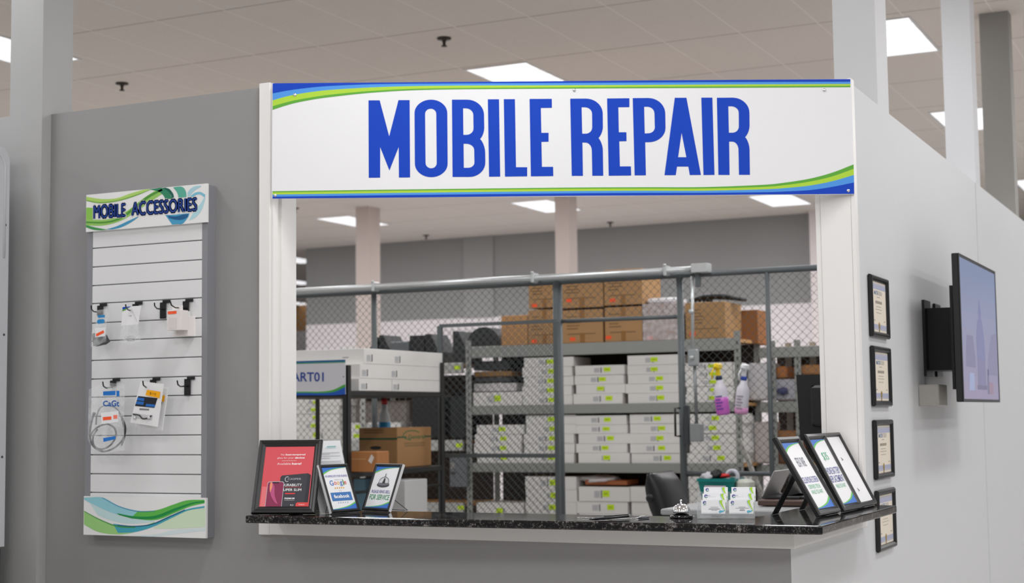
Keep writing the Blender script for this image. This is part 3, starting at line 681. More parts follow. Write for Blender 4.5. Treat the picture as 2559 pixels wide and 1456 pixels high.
t = thing('cabinet', 'tall white metal cabinet with rounded top corner at the left picture edge', 'cabinet', (-5.3, 4.9, 0))
yb = 5.18; xr = on(22, 600, 0+1, yb)[0]; zt = on(12, 366, 0, xr)[2]; yf = 4.52
mb = MB(); CABM = mat((206, 208, 212), .35, metal=.2)
P = [(yf, .90), (yb, .90)] + [(u, v) for u, v in arc((yb, zt-.07), (yb, zt), (yb-.07, zt), 8)] + [(yf, zt)]
mb.prism([(xr, u, v) for u, v in P], (-.6, 0, 0), CABM)
mb.tube([(xr+.001, yf+.02, zt-.03)] + [(xr+.001, u, v) for u, v in arc((yb-.10, zt-.03), (yb-.03, zt-.03), (yb-.03, zt-.10), 6)] + [(xr+.001, yb-.03, 2.2)], .006, CABM, 8)
for z in (2.35, 1.85, 1.30): mb.lathe([(.006, 0), (.005, .003)], (xr, yb-.022, z), mat((60, 60, 62), .4), 10, ax=(1, 0, 0))
mb.build('body', t)
MB().box((xr-.6, yf+.01, 0), (xr-.004, yb-.01, .90), BLACK, .01).build('base', t)

# ================================================================== things on the counter
class Lean:
    """a sheet standing on the counter: bottom-left corner, heading, tilt"""
    def __new__(c, x, y, yaw, lean, depth=0.0):
        yaw, lean = math.radians(yaw), math.radians(lean)
        u = np.array([math.cos(yaw), math.sin(yaw), 0]); b = np.array([-math.sin(yaw), math.cos(yaw), 0])
        v = math.cos(lean)*np.array([0, 0, 1.])+math.sin(lean)*b
        return Plane((x, y, ZT+.0006+depth*math.sin(lean)), u, v)
def corner_bands(mb, pl, W, H, b, d):
    """blue and green swooshes in the top-left and bottom-right corners of a notice"""
    w, h = W-2*b, H-2*b
    U = lambda pts, fl: [((b+u*w) if not fl else (W-b-u*w), (H-b-v*h) if not fl else (b+v*h)) for u, v in pts]
    top = [(0, 0), (.35, 0), (.7, 0), (1, 0)]
    for fl in (0, 1):
        for c, (a0, a1) in ((mat((66, 120, 206), .5, spec=.25), ((0, 0, 0, 0), (.125, .055, .02, .008))), (mat((110, 196, 96), .5, spec=.25), ((.125, .055, .02, .008), (.165, .08, .035, .014)))):
            xs = (0, .3, .65, 1.0)
            A, B = U(list(zip(xs, a0)), fl), U(list(zip(xs, a1)), fl)
            ribbon(mb, pl, A, B, c, d, 6)
def stand(name, label, cat, pl, W, H, b, paint, easel, side=None, group=None, prof=None):
    t = thing(name, label, cat, pl.at(W/2, 0, -.01)*np.array([1, 1, 0])+np.array([0, 0, ZT]), group=group)
    mb = MB(); D = .018; sm = side or FRB
    mb.ring(pl, W, H, [(0, -D), (0, -.004)], sm); mb.ring(pl, W, H, prof or [(0, -.004), (.004, 0), (b*.75, -.001), (b, -.006)], FRB)
    mb.frame_box(pl.at(.002, .002, -D), pl.u, pl.v, pl.n, W-.004, H-.004, .006, BLACK); mb.build('frame', t)
    mb = MB(); rect(mb, pl, b-.001, b-.001, W-b+.001, H-b+.001, PAPER, -.006); paint(mb, pl, W, H, b); mb.build('print', t)
    easel(t, pl, W, H)
    return t
def leg_easel(t, pl, W, H):
    a = pl.at(W/2, H*.62, -.020); n = pl.n.copy(); n[2] = 0; n /= np.linalg.norm(n)
    mb = MB(); foot = a-n*.10; foot[2] = ZT+.001
    ax = (a-foot)/np.linalg.norm(a-foot); tk = np.cross(pl.u, ax)
    mb.frame_box(foot-pl.u*.03, pl.u, np.cross(ax, pl.u), ax, .06, .004, float(np.linalg.norm(a-foot)), BLACK); mb.build('easel_leg', t)
def wire_easel(t, pl, W, H, reach=.085):
    n = pl.n.copy(); n[2] = 0; n /= np.linalg.norm(n); A, B = pl.at(W*.12, H*.30, -.019), pl.at(W*.88, H*.30, -.019)
    fa, fb = A-n*reach, B-n*reach; fa[2] = fb[2] = ZT+.003
    MB().tube([A, fa, fb, B], .0016, mat((70, 66, 60), .3, metal=.8), 8).build('wire_stand', t)
pw = lambda c: mat(c, 0.5, spec=.3)
def red_poster(mb, pl, W, H, b):
    w, h = W-2*b, H-2*b; X = lambda u: b+u*w; Y = lambda v: b+v*h; d = -.0055
    rect(mb, pl, X(0), Y(0), X(1), Y(1), pw((214, 84, 92)), d)
    wt = pw((246, 228, 228)); WT2 = pw((255, 255, 255))
    text(mb, pl, 'The', X(.36), Y(.865), w*.08, h*.026, wt, d+.0005); text(mb, pl, 'best-tempered', X(.625), Y(.862), w*.40, h*.034, WT2, d+.0005, .02)
    text(mb, pl, 'glass for your', X(.43), Y(.808), w*.34, h*.034, wt, d+.0005); text(mb, pl, 'device', X(.72), Y(.812), w*.2, h*.030, WT2, d+.0005, .02)
    rect(mb, pl, X(.36), Y(.760), X(.66), Y(.764), wt, d+.0005)
    text(mb, pl, 'Available', X(.41), Y(.712), w*.28, h*.034, wt, d+.0005); text(mb, pl, 'here!', X(.67), Y(.712), w*.19, h*.036, WT2, d+.0005, .02)
    mb.flat(pl, [[(X(.36), Y(0)), (X(.98), Y(0)), (X(.985), Y(.52)), (X(.92), Y(.55)), (X(.40), Y(.515)), (X(.37), Y(.49))]], pw((62, 62, 68)), d+.0004)
    mb.flat(pl, [[(X(.90), Y(0)), (X(.98), Y(0)), (X(.985), Y(.52)), (X(.92), Y(.55))]], pw((50, 50, 56)), d+.0006)
    text(mb, pl, 'CASPER', X(.66), Y(.455), w*.27, h*.03, pw((186, 186, 190)), d+.0008)
    mb.flat(pl, [[(X(.51)+w*.045*math.cos(a), Y(.452)+w*.055*math.sin(a)) for a in np.linspace(.9, 5.4, 16)]+[(X(.51)+w*.035*math.cos(a), Y(.452)+w*.045*math.sin(a)) for a in np.linspace(5.4, .9, 16)]], pw((220, 220, 222)), d+.0009)
    text(mb, pl, 'DURABILITY', X(.62), Y(.355), w*.40, h*.042, WT2, d+.0008); rect(mb, pl, X(.47), Y(.318), X(.81), Y(.323), pw((226, 66, 70)), d+.0008)
    text(mb, pl, 'SUPER SLIM', X(.62), Y(.275), w*.40, h*.042, WT2, d+.0008); rect(mb, pl, X(.50), Y(.203), X(.70), Y(.222), pw((226, 66, 70)), d+.0008)
    text(mb, pl, 'PREMIUM', X(.60), Y(.132), w*.20, h*.026, WT2, d+.0008, .015); rect(mb, pl, X(.50), Y(.10), X(.70), Y(.103), wt, d+.0008)
    text(mb, pl, '9.3', X(.66), Y(.022), w*.06, h*.022, WT2, d+.0008); mb.flat(pl, [[(X(.74), Y(0)), (X(.98), Y(0)), (X(.98), Y(.066)), (X(.77), Y(.066)), (X(.74), Y(.05))]], pw((222, 76, 74)), d+.0010)
    text(mb, pl, 'Casper', X(.86), Y(.030), w*.13, h*.026, wt, d+.0013)
    rect(mb, pl, X(.02), Y(0), X(.22), Y(.33), pw((228, 118, 122)), d+.0003)
    mb.flat(pl, [[(X(.12), Y(0)), (X(.46), Y(0)), (X(.46), Y(.39)), (X(.43), Y(.415)), (X(.15), Y(.415)), (X(.12), Y(.39))]], pw((190, 184, 190)), d+.0012)
    mb.flat(pl, [[(X(.13), Y(0)), (X(.45), Y(0)), (X(.45), Y(.385)), (X(.42), Y(.405)), (X(.16), Y(.405)), (X(.13), Y(.385))]], pw((138, 48, 82)), d+.0015)
    ribbon(mb, pl, [(X(.19), Y(.40)), (X(.18), Y(.30)), (X(.22), Y(.18)), (X(.30), Y(.08)), (X(.36), Y(.04))], [(X(.22), Y(.40)), (X(.27), Y(.32)), (X(.29), Y(.2)), (X(.33), Y(.11)), (X(.37), Y(.05))], pw((188, 84, 130)), d+.0018)
    ribbon(mb, pl, [(X(.18), Y(.40)), (X(.175), Y(.32)), (X(.19), Y(.24))], [(X(.21), Y(.40)), (X(.225), Y(.33)), (X(.20), Y(.24))], pw((240, 150, 110)), d+.0020)
    mb.flat(pl, [[(X(.22), Y(.385)), (X(.36), Y(.385)), (X(.35), Y(.405)), (X(.23), Y(.405))]], pw((40, 26, 36)), d+.0021)
pl = Lean(-3.693, 5.122, 17.5, 21.2, .018)
stand('picture_frame', 'large black frame with a red tempered glass poster on the left counter end', 'picture frame', pl, .268, .317, .030, red_poster, leg_easel,
      prof=[(0, -.004), (.003, .001), (.012, .002), (.016, -.002), (.024, -.001), (.030, -.006)])
# letter in a clear stand
pl = Lean(-3.457, 5.273, 66, 19.3, .002)
PW, PH = .168, .312
t = thing('letter_stand', 'white letter in a clear leaning sign holder between the red poster and the facebook notice', 'sign holder', pl.at(PW/2, 0, 0))
mb = MB(); mb.frame_box(pl.at(0, 0, -.004), pl.u, pl.v, pl.n, PW, PH, .001, ACRYL).frame_box(pl.at(0, 0, 0.0005), pl.u, pl.v, pl.n, PW, PH, .001, ACRYL); mb.build('holder', t)
mb = MB(); mb.frame_box(pl.at(.002, .004, -.0028), pl.u, pl.v, pl.n, PW-.004, PH-.006, .002, PAPER); d = .0018
LX = lambda u: u*PW; LY = lambda v: v*PH
def logo_e(mb, pl, cu, cv, r, d, k=1.0):
    for a0, a1, c in ((.35, 3.6, (70, 70, 160)), (3.5, 6.0, (70, 130, 120))):
        A = np.linspace(a0, a1, 14)
        mb.flat(pl, [[(cu+r*math.cos(a), cv+r*math.sin(a)) for a in A]+[(cu+r*.6*math.cos(a)+r*.1, cv+r*.6*math.sin(a)) for a in A[::-1]]], pw(c), d)
    mb.flat(pl, [[(cu-r*.5, cv-r*.05), (cu+r*.85, cv+r*.22), (cu+r*.8, cv+r*.42), (cu-r*.55, cv+r*.18)]], pw((70, 70, 160)), d+.0003)
logo_e(mb, pl, LX(.2), LY(.90), PW*.045, d); text(mb, pl, 'encc', LX(.31), LY(.905), PW*.07, PH*.016, pw((120, 150, 160)), d); rect(mb, pl, LX(.27), LY(.885), LX(.42), LY(.889), pw((180, 190, 196)), d)
rect(mb, pl, LX(.56), LY(.905), LX(.82), LY(.916), pw((110, 180, 180)), d); rect(mb, pl, LX(.5), LY(.888), LX(.82), LY(.894), pw((170, 200, 200)), d)
for v in [.82, .80, .775, .745]+[.70-.022*k for k in range(9)]+[.47-.03*k for k in range(6)]: rect(mb, pl, LX(.14), LY(v), LX(.9 if random.random() > .25 else .6), LY(v+.007), pw((176, 178, 184)), d)
mb.build('letter', t)
wire_easel(t, pl, PW, PH, .07)
SIL = mat((226, 226, 228), .3)
def google(mb, pl, W, H, b):
    w, h = W-2*b, H-2*b; X = lambda u: b+u*w; Y = lambda v: b+v*h; d = -.0048
    corner_bands(mb, pl, W, H, b, -.0054)
    text(mb, pl, 'WE APPRECIATE YOUR BUSINESS', X(.5), Y(.79), w*.92, h*.05, pw((92, 96, 170)), d); text(mb, pl, 'REVIEW US ON', X(.56), Y(.700), w*.34, h*.015, pw((90, 92, 100)), d)
    g = (('G', .235, (66, 118, 200), .06, .12), ('o', .385, (222, 86, 80), .05, .075), ('o', .51, (236, 180, 60), .05, .075), ('g', .63, (66, 118, 200), .03, .115), ('l', .725, (80, 160, 90), .06, .13), ('e', .80, (222, 86, 80), .05, .075))
    for ch, u, c, dv, hh in g: text(mb, pl, ch, X(u), Y(.60+dv-.03), w*(.15 if ch == 'G' else .035 if ch == 'l' else .105), h*hh, pw(c), d, .004)
    def star(cu, cv, r, c): mb.flat(pl, [[(cu+(r if k % 2 == 0 else r*.42)*math.sin(k*math.pi/5), cv+(r if k % 2 == 0 else r*.42)*math.cos(k*math.pi/5)) for k in range(9, -1, -1)]], pw(c), d)
    for k in range(5): star(X(.33+.087*k), Y(.505), w*.038, (240, 178, 62)); star(X(.30+.095*k), Y(.155), w*.026, (110, 140, 190))
    text(mb, pl, 'and', X(.5), Y(.435), w*.1, h*.018, pw((150, 150, 156)), d)
    rect(mb, pl, X(.08), Y(.20), X(.92), Y(.40), pw((70, 122, 186)), d-.0003); text(mb, pl, 'facebook', X(.5), Y(.305), w*.64, h*.085, pw((250, 250, 252)), d+.0003, .025)
pl = Lean(-3.378, 5.242, 75, 22.5, .018)
stand('picture_frame', 'small black frame with a facebook review notice, left of the bell notice', 'picture frame', pl, .160, .209, .0135, google, lambda *a: wire_easel(*a, reach=.02), SIL, 'small black frames leaning in a V on the counter')
def bellsign(mb, pl, W, H, b):
    w, h = W-2*b, H-2*b; X = lambda u: b+u*w; Y = lambda v: b+v*h; d = -.0048
    corner_bands(mb, pl, W, H, b, -.0054)
    dk = pw((74, 74, 80)); md = pw((120, 120, 128)); lt = pw((214, 214, 218))
    el = lambda cu, cv, a, c, n=24: [(X(cu)+w*a*math.cos(t), Y(cv)+h*c*math.sin(t)) for t in np.linspace(0, 2*math.pi, n, endpoint=False)]
    mb.flat(pl, [el(.5, .555, .27, .062)], dk, d); mb.flat(pl, [el(.5, .585, .25, .05)], md, d+.0003)
    mb.flat(pl, [[(X(.5)+w*.21*math.cos(t), Y(.60)+h*.145*math.sin(t)) for t in np.linspace(0, math.pi, 16)]], lt, d+.0006)
    mb.flat(pl, [[(X(.44), Y(.59)), (X(.57), Y(.59)), (X(.55), Y(.68)), (X(.53), Y(.72)), (X(.49), Y(.72)), (X(.47), Y(.67))]], pw((60, 60, 64)), d+.0009)
    ribbon(mb, pl, [(X(.28), Y(.60)), (X(.32), Y(.70)), (X(.5), Y(.755)), (X(.68), Y(.70)), (X(.72), Y(.60))], [(X(.30), Y(.60)), (X(.34), Y(.69)), (X(.5), Y(.735)), (X(.66), Y(.69)), (X(.70), Y(.60))], md, d+.0010)
    mb.flat(pl, [[(X(.49), Y(.74)), (X(.52), Y(.74)), (X(.52), Y(.83)), (X(.49), Y(.83))]], md, d+.0012)
    text(mb, pl, 'PLEASE RING BELL', X(.5), Y(.39), w*.82, h*.075, pw((96, 98, 160)), d, .004); text(mb, pl, 'FOR SERVICE', X(.5), Y(.255), w*.86, h*.125, pw((44, 150, 90)), d, .006)
pl = Lean(-3.372, 5.452, -18, 22.5, .018)
stand('picture_frame', 'small black frame with a PLEASE RING BELL notice', 'picture frame', pl, .170, .206, .0135, bellsign, wire_easel, SIL, 'small black frames leaning in a V on the counter')
def offer(lines):
    def f(mb, pl, W, H, b):
        w, h = W-2*b, H-2*b; X = lambda u: b+u*w; Y = lambda v: b+v*h
        corner_bands(mb, pl, W, H, b, -.0054)
        for s, u, v, a, c, col in lines: text(mb, pl, s, X(u), Y(v), w*a, h*c, pw(col), -.0048, .004)
    return f
NV, GR, DG = (112, 116, 172), (120, 190, 150), (104, 104, 124)
OFP = [(0, -.004), (.004, .002), (.014, .003), (.020, -.003), (.026, -.006)]
pl = Lean(-1.466, 5.581, 85.9, 29.8, .018)
stand('picture_frame', 'front slanted black frame with a cracked screen repair offer, nearest the counter corner', 'picture frame', pl, .248, .332, .026,
      offer((('FREE DATA', .40, .70, .22, .14, DG), ('TRANSFER', .66, .70, .22, .14, DG), ('CELLPHONE SCREEN', .5, .43, .86, .09, NV), ('CERTIFIED TECHS', .52, .325, .66, .06, GR), ('WHILE YOU WAIT', .52, .245, .66, .06, GR))), leg_easel, None, 'slanted black frames on the right counter arm', OFP)
pl = Lean(-1.445, 5.874, 87, 27.3, .018)
stand('picture_frame', 'second slanted black frame with the 35 dollar battery offer', 'picture frame', pl, .248, .333, .026,
      offer((('$35', .5, .73, .36, .14, GR), ('PHONE BATTERY', .5, .51, .90, .105, NV), ('REPLACEMENT', .5, .385, .90, .105, NV), ('WHILE YOU WAIT', .52, .275, .64, .06, GR))), leg_easel, None, 'slanted black frames on the right counter arm', OFP)
def backside(mb, pl, W, H, b):
    rect(mb, pl, b-.001, b-.001, W-b+.001, H-b+.001, mat((26, 26, 27), .55), -.0135)
    for v in (.2, .62): mb.tube([pl.at(W*.35, H*v, -.012), pl.at(W*.4, H*v, -.002), pl.at(W*.4, H*v+.03, -.012)], .0016, mat((120, 120, 124), .3, metal=.8), 6)
pl = Lean(-1.441, 6.128, 88, 27.3, .018)
stand('picture_frame', 'third slanted frame, plain black, just behind the battery offer', 'picture frame', pl, .248, .333, .020, backside, leg_easel, None, 'slanted black frames on the right counter arm', [(0, -.004), (.004, .002), (.014, .003), (.019, -.003), (.020, -.015)])
# service bell
bc = np.array([-1.952, 5.424, ZT])
t = thing('service_bell', 'chrome call bell on a black base in front of the office chair', 'bell', bc)
MB().lathe([(.043, .0005), (.044, .004), (.042, .009), (.034, .013), (.022, .017), (.008, .019)], bc, mat((16, 16, 17), .12), 36).build('base', t)
MB().lathe([(.0335, .020), (.0350, .021), (.0345, .026), (.0325, .034), (.028, .042), (.021, .0485), (.012, .0525), (.004, .054)], bc, CHROME, 36).build('dome', t)
MB().lathe([(.0035, .050), (.0035, .062), (.0050, .0625), (.0050, .066), (.0025, .068)], bc, CHROME, 16).build('plunger', t)
MB().lathe([(.0045, .010), (.0045, .024)], bc, mat((214, 190, 160), .25, metal=.9), 14).build('striker', t)
# pen on a ball chain
t = thing('pen', 'black pen on a silver bead chain lying on the granite counter', 'pen', (-2.2, 5.36, ZT))
a, b = on(1472, 1297.5, 2, ZT+.006), on(1571, 1288.5, 2, ZT+.010)
pd = (b-a)/np.linalg.norm(b-a)
MB().tube([a, a+pd*.012, a+pd*.03, b-pd*.004, b], [.0012, .003, .0052, .0055, .004], mat((20, 20, 26), .25), 12).tube([a+pd*.07+np.array([0, 0, .007]), b+np.array([0, 0, .006])], .0014, mat((60, 60, 66), .25, metal=.8), 8).build('barrel', t)
path = smooth([on(x, y, 2, ZT+.002) for x, y in ((1440, 1292.5), (1462, 1293), (1490, 1294.5), (1520, 1296.5), (1550, 1296), (1575, 1295), (1592, 1294), (1602, 1290), (1612, 1289))], 30)
mb = MB(); acc = 0; last = np.array(path[0])
for p in path:
    p = np.array(p); acc += np.linalg.norm(p-last); last = p
    if acc > .0042 or p is path[0]:
        acc = 0; mb.lathe([(.0004, -.0018), (.0016, -.0010), (.0016, .0010), (.0004, .0018)], p, CHROME, 6)
mb.build('chain', t)
e0, e1 = on(1596, 1294, 2, ZT+.004), on(1621, 1292.5, 2, ZT+.004); MB().tube([e0, e1], [.0035, .0030], mat((60, 60, 74), .3), 10).build('end_plug', t)
# business card holder
hl, hr = on(1742, 1296, 2, ZT), on(1886, 1296, 2, ZT)
U = hr-hl; L_ = float(np.linalg.norm(U)); U /= L_; Bk = np.array([-U[1], U[0], 0])
t = thing('card_holder', 'clear acrylic two by three business card holder right of the bell', 'card holder', (hl+hr)/2)
mb = MB(); Zv = np.array([0, 0, 1.]); th = .003; hl = hl+Zv*.0006
mb.frame_box(hl, U, Bk, Zv, L_, .085, th, ACRYL)
for k in range(3):
    y0 = .002+.026*k; z0 = .001+.022*k
    mb.frame_box(hl+Bk*y0, U, -Zv, Bk, L_, -.0, .001, ACRYL) if False else mb.frame_box(hl+Bk*y0+Zv*.003, U, Bk, Zv, L_, th, .020+z0, ACRYL)
for q_ in (0, L_/2-th/2, L_-th):
    mb.prism([hl+U*q_+Bk*y+Zv*z for y, z in ((0, .003), (.085, .003), (.085, .095), (.075, .095), (.0, .026))], U*th, ACRYL)
mb.frame_box(hl+Bk*.082, U, Bk, Zv, L_, th, .095, ACRYL)
mb.build('holder', t)
CW, CH = .089, .051
names = {0: 'left', 1: 'right'}
for c in range(2):
    for k in range(3):
        base = hl+U*(.0155+c*(L_/2-.003)+.0)+Bk*(.0075+.026*k)+Zv*(.0175+.0225*k)
        base = base+U*(.004*k)
        v = Zv*.985+Bk*.17; pl = Plane(base, U, v)
        tk = thing('business_cards', '%s stack of white business cards in the %s column of the clear holder' % (('front', 'middle', 'rear')[k], names[c]), 'business cards', base, group='business card stacks')
        mb = MB(); mb.frame_box(pl.at(0, 0, -.006), pl.u, pl.v, pl.n, CW, CH, .006, PAPER)
        d = .0005; logo_e(mb, pl, .013, CH-.010, .0065, d)
        if k < 2: text(mb, pl, 'encc', .013 if k == 0 else .024, CH-(.0195 if k == 0 else .0075), .010, .0028, pw((150, 150, 200)), d)
        if k == 1: rect(mb, pl, .02, CH-.0125, .05, CH-.0120, pw((190, 190, 215)), d)
        o_ = .008 if k else 0
        for pa, pb, cc in (([(.070, .052), (.068, .044), (.074, .032), (.083, .018), (.086, .010)], [(.079, .052), (.077, .044), (.080, .032), (.086, .018), (.0875, .010)], (176, 218, 70)),
                           ([(.067, .052), (.066, .042), (.072, .028), (.082, .014)], [(.0685, .052), (.0675, .042), (.0735, .028), (.083, .014)], (120, 190, 210)),
                           ([(.064, .009), (.070, .013), (.080, .012), (.087, .016)], [(.068, .001), (.072, .004), (.078, .006), (.085, .010)], (96, 178, 206))):
            ribbon(mb, pl, [(min(u, CW-.0005), min(v_, CH-.0005)) for u, v_ in pa], [(min(u, CW-.0005), min(v_, CH-.0005)) for u, v_ in pb], pw(cc), d, 5)
        if k == 0:
            for yy, w_ in ((.024, .028), (.019, .038), (.016, .044), (.012, .022)) if c == 0 else ((.024, .024), (.020, .048), (.0165, .016), (.0135, .02), (.011, .02)): rect(mb, pl, .048-w_/2, yy, .048+w_/2, yy+.0014, pw((150, 150, 156)), d)
            rect(mb, pl, .003, .0022, .062, .0028, pw((190, 190, 194)), d)
        mb.build('cards', tk)

# ================================================================== chain link fence and sliding gate
YF, YG = 9.75, 9.68
def chain_link(x0, x1, z0, z1, y, p=.028, r=.0021):
    """wires zigzagging up and down, each hooked into its neighbours"""
    mb = MB(); nk = int((x1-x0)/p); nz = int((z1-z0)/p); V = []; Fs = []
    for k in range(nk):
        for i in range(nz+1):
            s = (i+k) % 2; x = x0+p*(k+(1.04 if s else -.04)); z = z0+i*p; yy = y+(.0028 if s else -.0028)
            V += [(x+r, yy, z), (x-r*.5, yy+r*.87, z), (x-r*.5, yy-r*.87, z)]
        b = len(V)-3*(nz+1)
        for i in range(nz):
            a = b+3*i
            Fs += [(a+j, a+(j+1) % 3, a+3+(j+1) % 3, a+3+j) for j in range(3)]
    mb.add(V, Fs, FENCE, True); return mb
t = thing('chain_link_fence', 'grey chain link fence with a doorway behind the service window', 'fence', (-4.5, YF, 0))
def vpost(x, r, z0=0, z1=2.40, y=YF): return MB().tube([(x, y, z0), (x, y, z1)], r, FENCE, 12)
px = lambda x, y=1000: float(on(x, y, 1, YF)[0])
XL, XG0, XG1, XP3, XE = -7.6, px(1397), px(1705), px(1925), -1.72
for x, r in ((px(936), .021), (XG0, .034), (XG1, .024), (XP3, .017), (XL, .021)): vpost(x, r).build('post', t)
MB().tube([(XL, YF, 2.395), (XE, YF, 2.395)], .021, FENCE, 12).build('top_rail', t)
MB().tube([(XG0, YF, 2.115), (XG1, YF, 2.112)], .014, FENCE, 12).build('header_rail', t)
MB().tube([(XG1, YF, 1.055), (XE, YF, 1.055)], .016, FENCE, 12).build('middle_rail', t)
chain_link(XL, XG0, .30, 2.38, YF).build('mesh', t)
chain_link(XG0+.03, XG1, 2.125, 2.38, YF).build('mesh', t)
chain_link(XG1, XE, .30, 2.38, YF).build('mesh', t)
a, b = on(740, 727, 1, YG), on(1732, 672.5, 1, YG)
MB().tube([a-(b-a)*.4, b], .021, GALV, 14).build('gate_track', t)
for x in (957, 1364, 1672):
    p = a+(b-a)*((x-740)/992.0); MB().box((p[0]-.012, YG-.03, p[2]-.035), (p[0]+.012, YG+.06, p[2]+.035), GALV, .004).tube([(p[0], YG-.025, p[2]+.03), (p[0], YG-.025, p[2]+.045)], .010, GALV, 8).build('track_bracket', t)
MB().box((b[0], YG-.05, b[2]-.028), (b[0]+.115, YG+.05, b[2]+.034), mat((186, 188, 188), .4, metal=.3, var=.06), .004).box((b[0]+.02, YG-.02, b[2]-.12), (b[0]+.045, YG+.03, b[2]-.028), FENCE).build('track_end_box', t)
t = thing('sliding_gate', 'grey chain link sliding gate, slid open to the left of the doorway', 'gate', (px(1250), YG, 0))
gx0, gx1 = float(on(1101, 1000, 1, YG)[0]), float(on(1392, 1000, 1, YG)[0]); gz1 = float(on(1101, 812, 1, YG)[2])-.006; gzm = float(on(1250, 1138, 1, YG)[2])
mb = MB()
for x in (gx0, gx1): mb.box((x-.017, YG-.017, .06), (x+.017, YG+.017, gz1), FENCE, .003)
mb.box((gx0, YG-.012, gz1-.012), (gx1, YG+.012, gz1+.012), FENCE).box((gx0, YG-.012, gzm-.014), (gx1, YG+.012, gzm+.014), FENCE).box((gx0, YG-.012, .06), (gx1, YG+.012, .09), FENCE); mb.build('frame', t)
chain_link(gx0, gx1, .12, gz1, YG, .0281).build('mesh', t)
t = thing('gate_latch', 'black gate latch with pull handle and steel conduit beside the open doorway', 'latch', (XG1, YG, 1.3))
lp = lambda x, y, yy=YG: on(x, y, 1, yy)
mb = MB()
for (x0, y0, x1, y1) in ((1692, 1019, 1701, 1089),):
    a, b = lp(x0, y1), lp(x1, y0); mb.tube([(a[0]+.026, YG, a[2]), (a[0], YG-.03, a[2]), (a[0], YG-.03, b[2]), (a[0]+.026, YG, b[2])], .008, BLACK, 8)
mb.build('handle', t)
a, b = lp(1712, 1112), lp(1722, 1012); MB().box((a[0], YG-.02, a[2]), (b[0], YG+.02, b[2]), mat((58, 62, 64), .45), .004).build('lock_body', t)
a, b = lp(1728, 1103), lp(1755, 1058); MB().box((a[0], YG-.035, a[2]), (b[0], YG+.035, b[2]), mat((150, 153, 154), .4, metal=.3), .005).build('receiver_box', t)
a, b = lp(1722, 915), lp(1744, 872); MB().box((a[0], YG-.03, a[2]), (b[0], YG+.03, b[2]), mat((164, 168, 170), .4, metal=.4, var=.08), .008).lathe([(.014, 0), (.014, .012), (.006, .014)], ((a[0]+b[0])/2, YG-.03, (a[2]+b[2])/2), GALV, 12, ax=(0, -1, 0)).build('junction_box', t)
MB().tube([lp(1730, 690), lp(1731, 872)], .011, GALV, 10).tube([lp(1736, 915), lp(1741, 1060)], .011, mat((128, 132, 134), .4, metal=.4), 10).build('conduit', t)
p = lp(1727, 778, YG-.03); MB().lathe([(.010, -.03), (.018, -.01), (.019, 0), (.010, .006)], p, GALV, 14, ax=(0, -1, 0)).build('knob', t)
# spray bottles hooked on the mesh
def bottle(name, label, cx, ytop, ybot, wpx, trig, liquid, level, collar, tilt, fill):
    yb = YF-.075
    B = on(cx, ybot, 1, yb); T = on(cx, ytop, 1, yb); r = wpx/2.0/F*np.linalg.norm(B-CAM)*1.0
    h = T[2]-B[2]; t = thing(name, label, 'spray bottle', (B[0], yb, B[2]), group=None)
    ax = np.array([math.sin(math.radians(tilt)), 0, math.cos(math.radians(tilt))])
    at = lambda k: B+ax*h*k
    body = [(r*.86, 0), (r, .012), (r, .26*h), (r*.98, .46*h), (r*.86, .53*h), (r*.52, .60*h), (r*.40, .68*h)]
    MB().lathe(body, B, mat((216, 212, 222), .3), 22, ax=ax).build('body', t)
    lv = [(q*1.012, z) for q, z in body if z <= level*h]+[(r*1.012, level*h)]
    MB().lathe(lv, B-ax*.0006, mat(liquid, .3), 22, ax=ax).build('liquid', t)
    MB().lathe([(r*.46, .67*h), (r*.48, .72*h), (r*.44, .75*h)], B, mat(collar, .4), 16, ax=ax).build('collar', t)
    mb = MB(); hd = at(.93); mb.frame_box(at(.745)-np.array([.013, .013, 0]), (1, 0, 0), (0, 1, 0), ax, .026, .026, h*.16, trig)
    mb.frame_box(hd+np.array([-.018, -.045, -.02]), (1, 0, 0), (0, 1, 0), (0, 0, 1), .036, .10, .042, trig, .010)
    mb.tube([hd+np.array([0, -.055, -.005]), hd+np.array([0, -.045, 0])], .008, trig, 8)
    mb.tube([hd+np.array([-.012, -.035, -.015]), hd+np.array([-.030, -.040, -.045]), hd+np.array([-.026, -.036, -.085])], .006, trig, 8); mb.build('trigger', t)
    mb = MB(); S = Plane(B+np.array([0, -r*1.03, 0])-ax*0, (math.cos(math.radians(tilt)), 0, -math.sin(math.radians(tilt))), ax)
    for k in range(5): rect(mb, S, -r*.55, h*(.10+.06*k), r*(.2 if k % 2 else .45), h*(.10+.06*k)+.008, mat(fill, .5), .001)
    mb.build('lettering', t)
bottle('spray_bottle', 'spray bottle with yellow trigger and purple liquid hooked on the fence', 1808, 905, 1036, 34, mat((246, 214, 20), .4), (206, 108, 200), .33, (40, 54, 90), -6, (96, 60, 160))
bottle('spray_bottle', 'spray bottle with white trigger and blue collar hooked on the fence', 1852, 908, 1034, 33, mat((236, 236, 240), .4), (214, 150, 196), .13, (44, 74, 170), 6, (150, 140, 150))

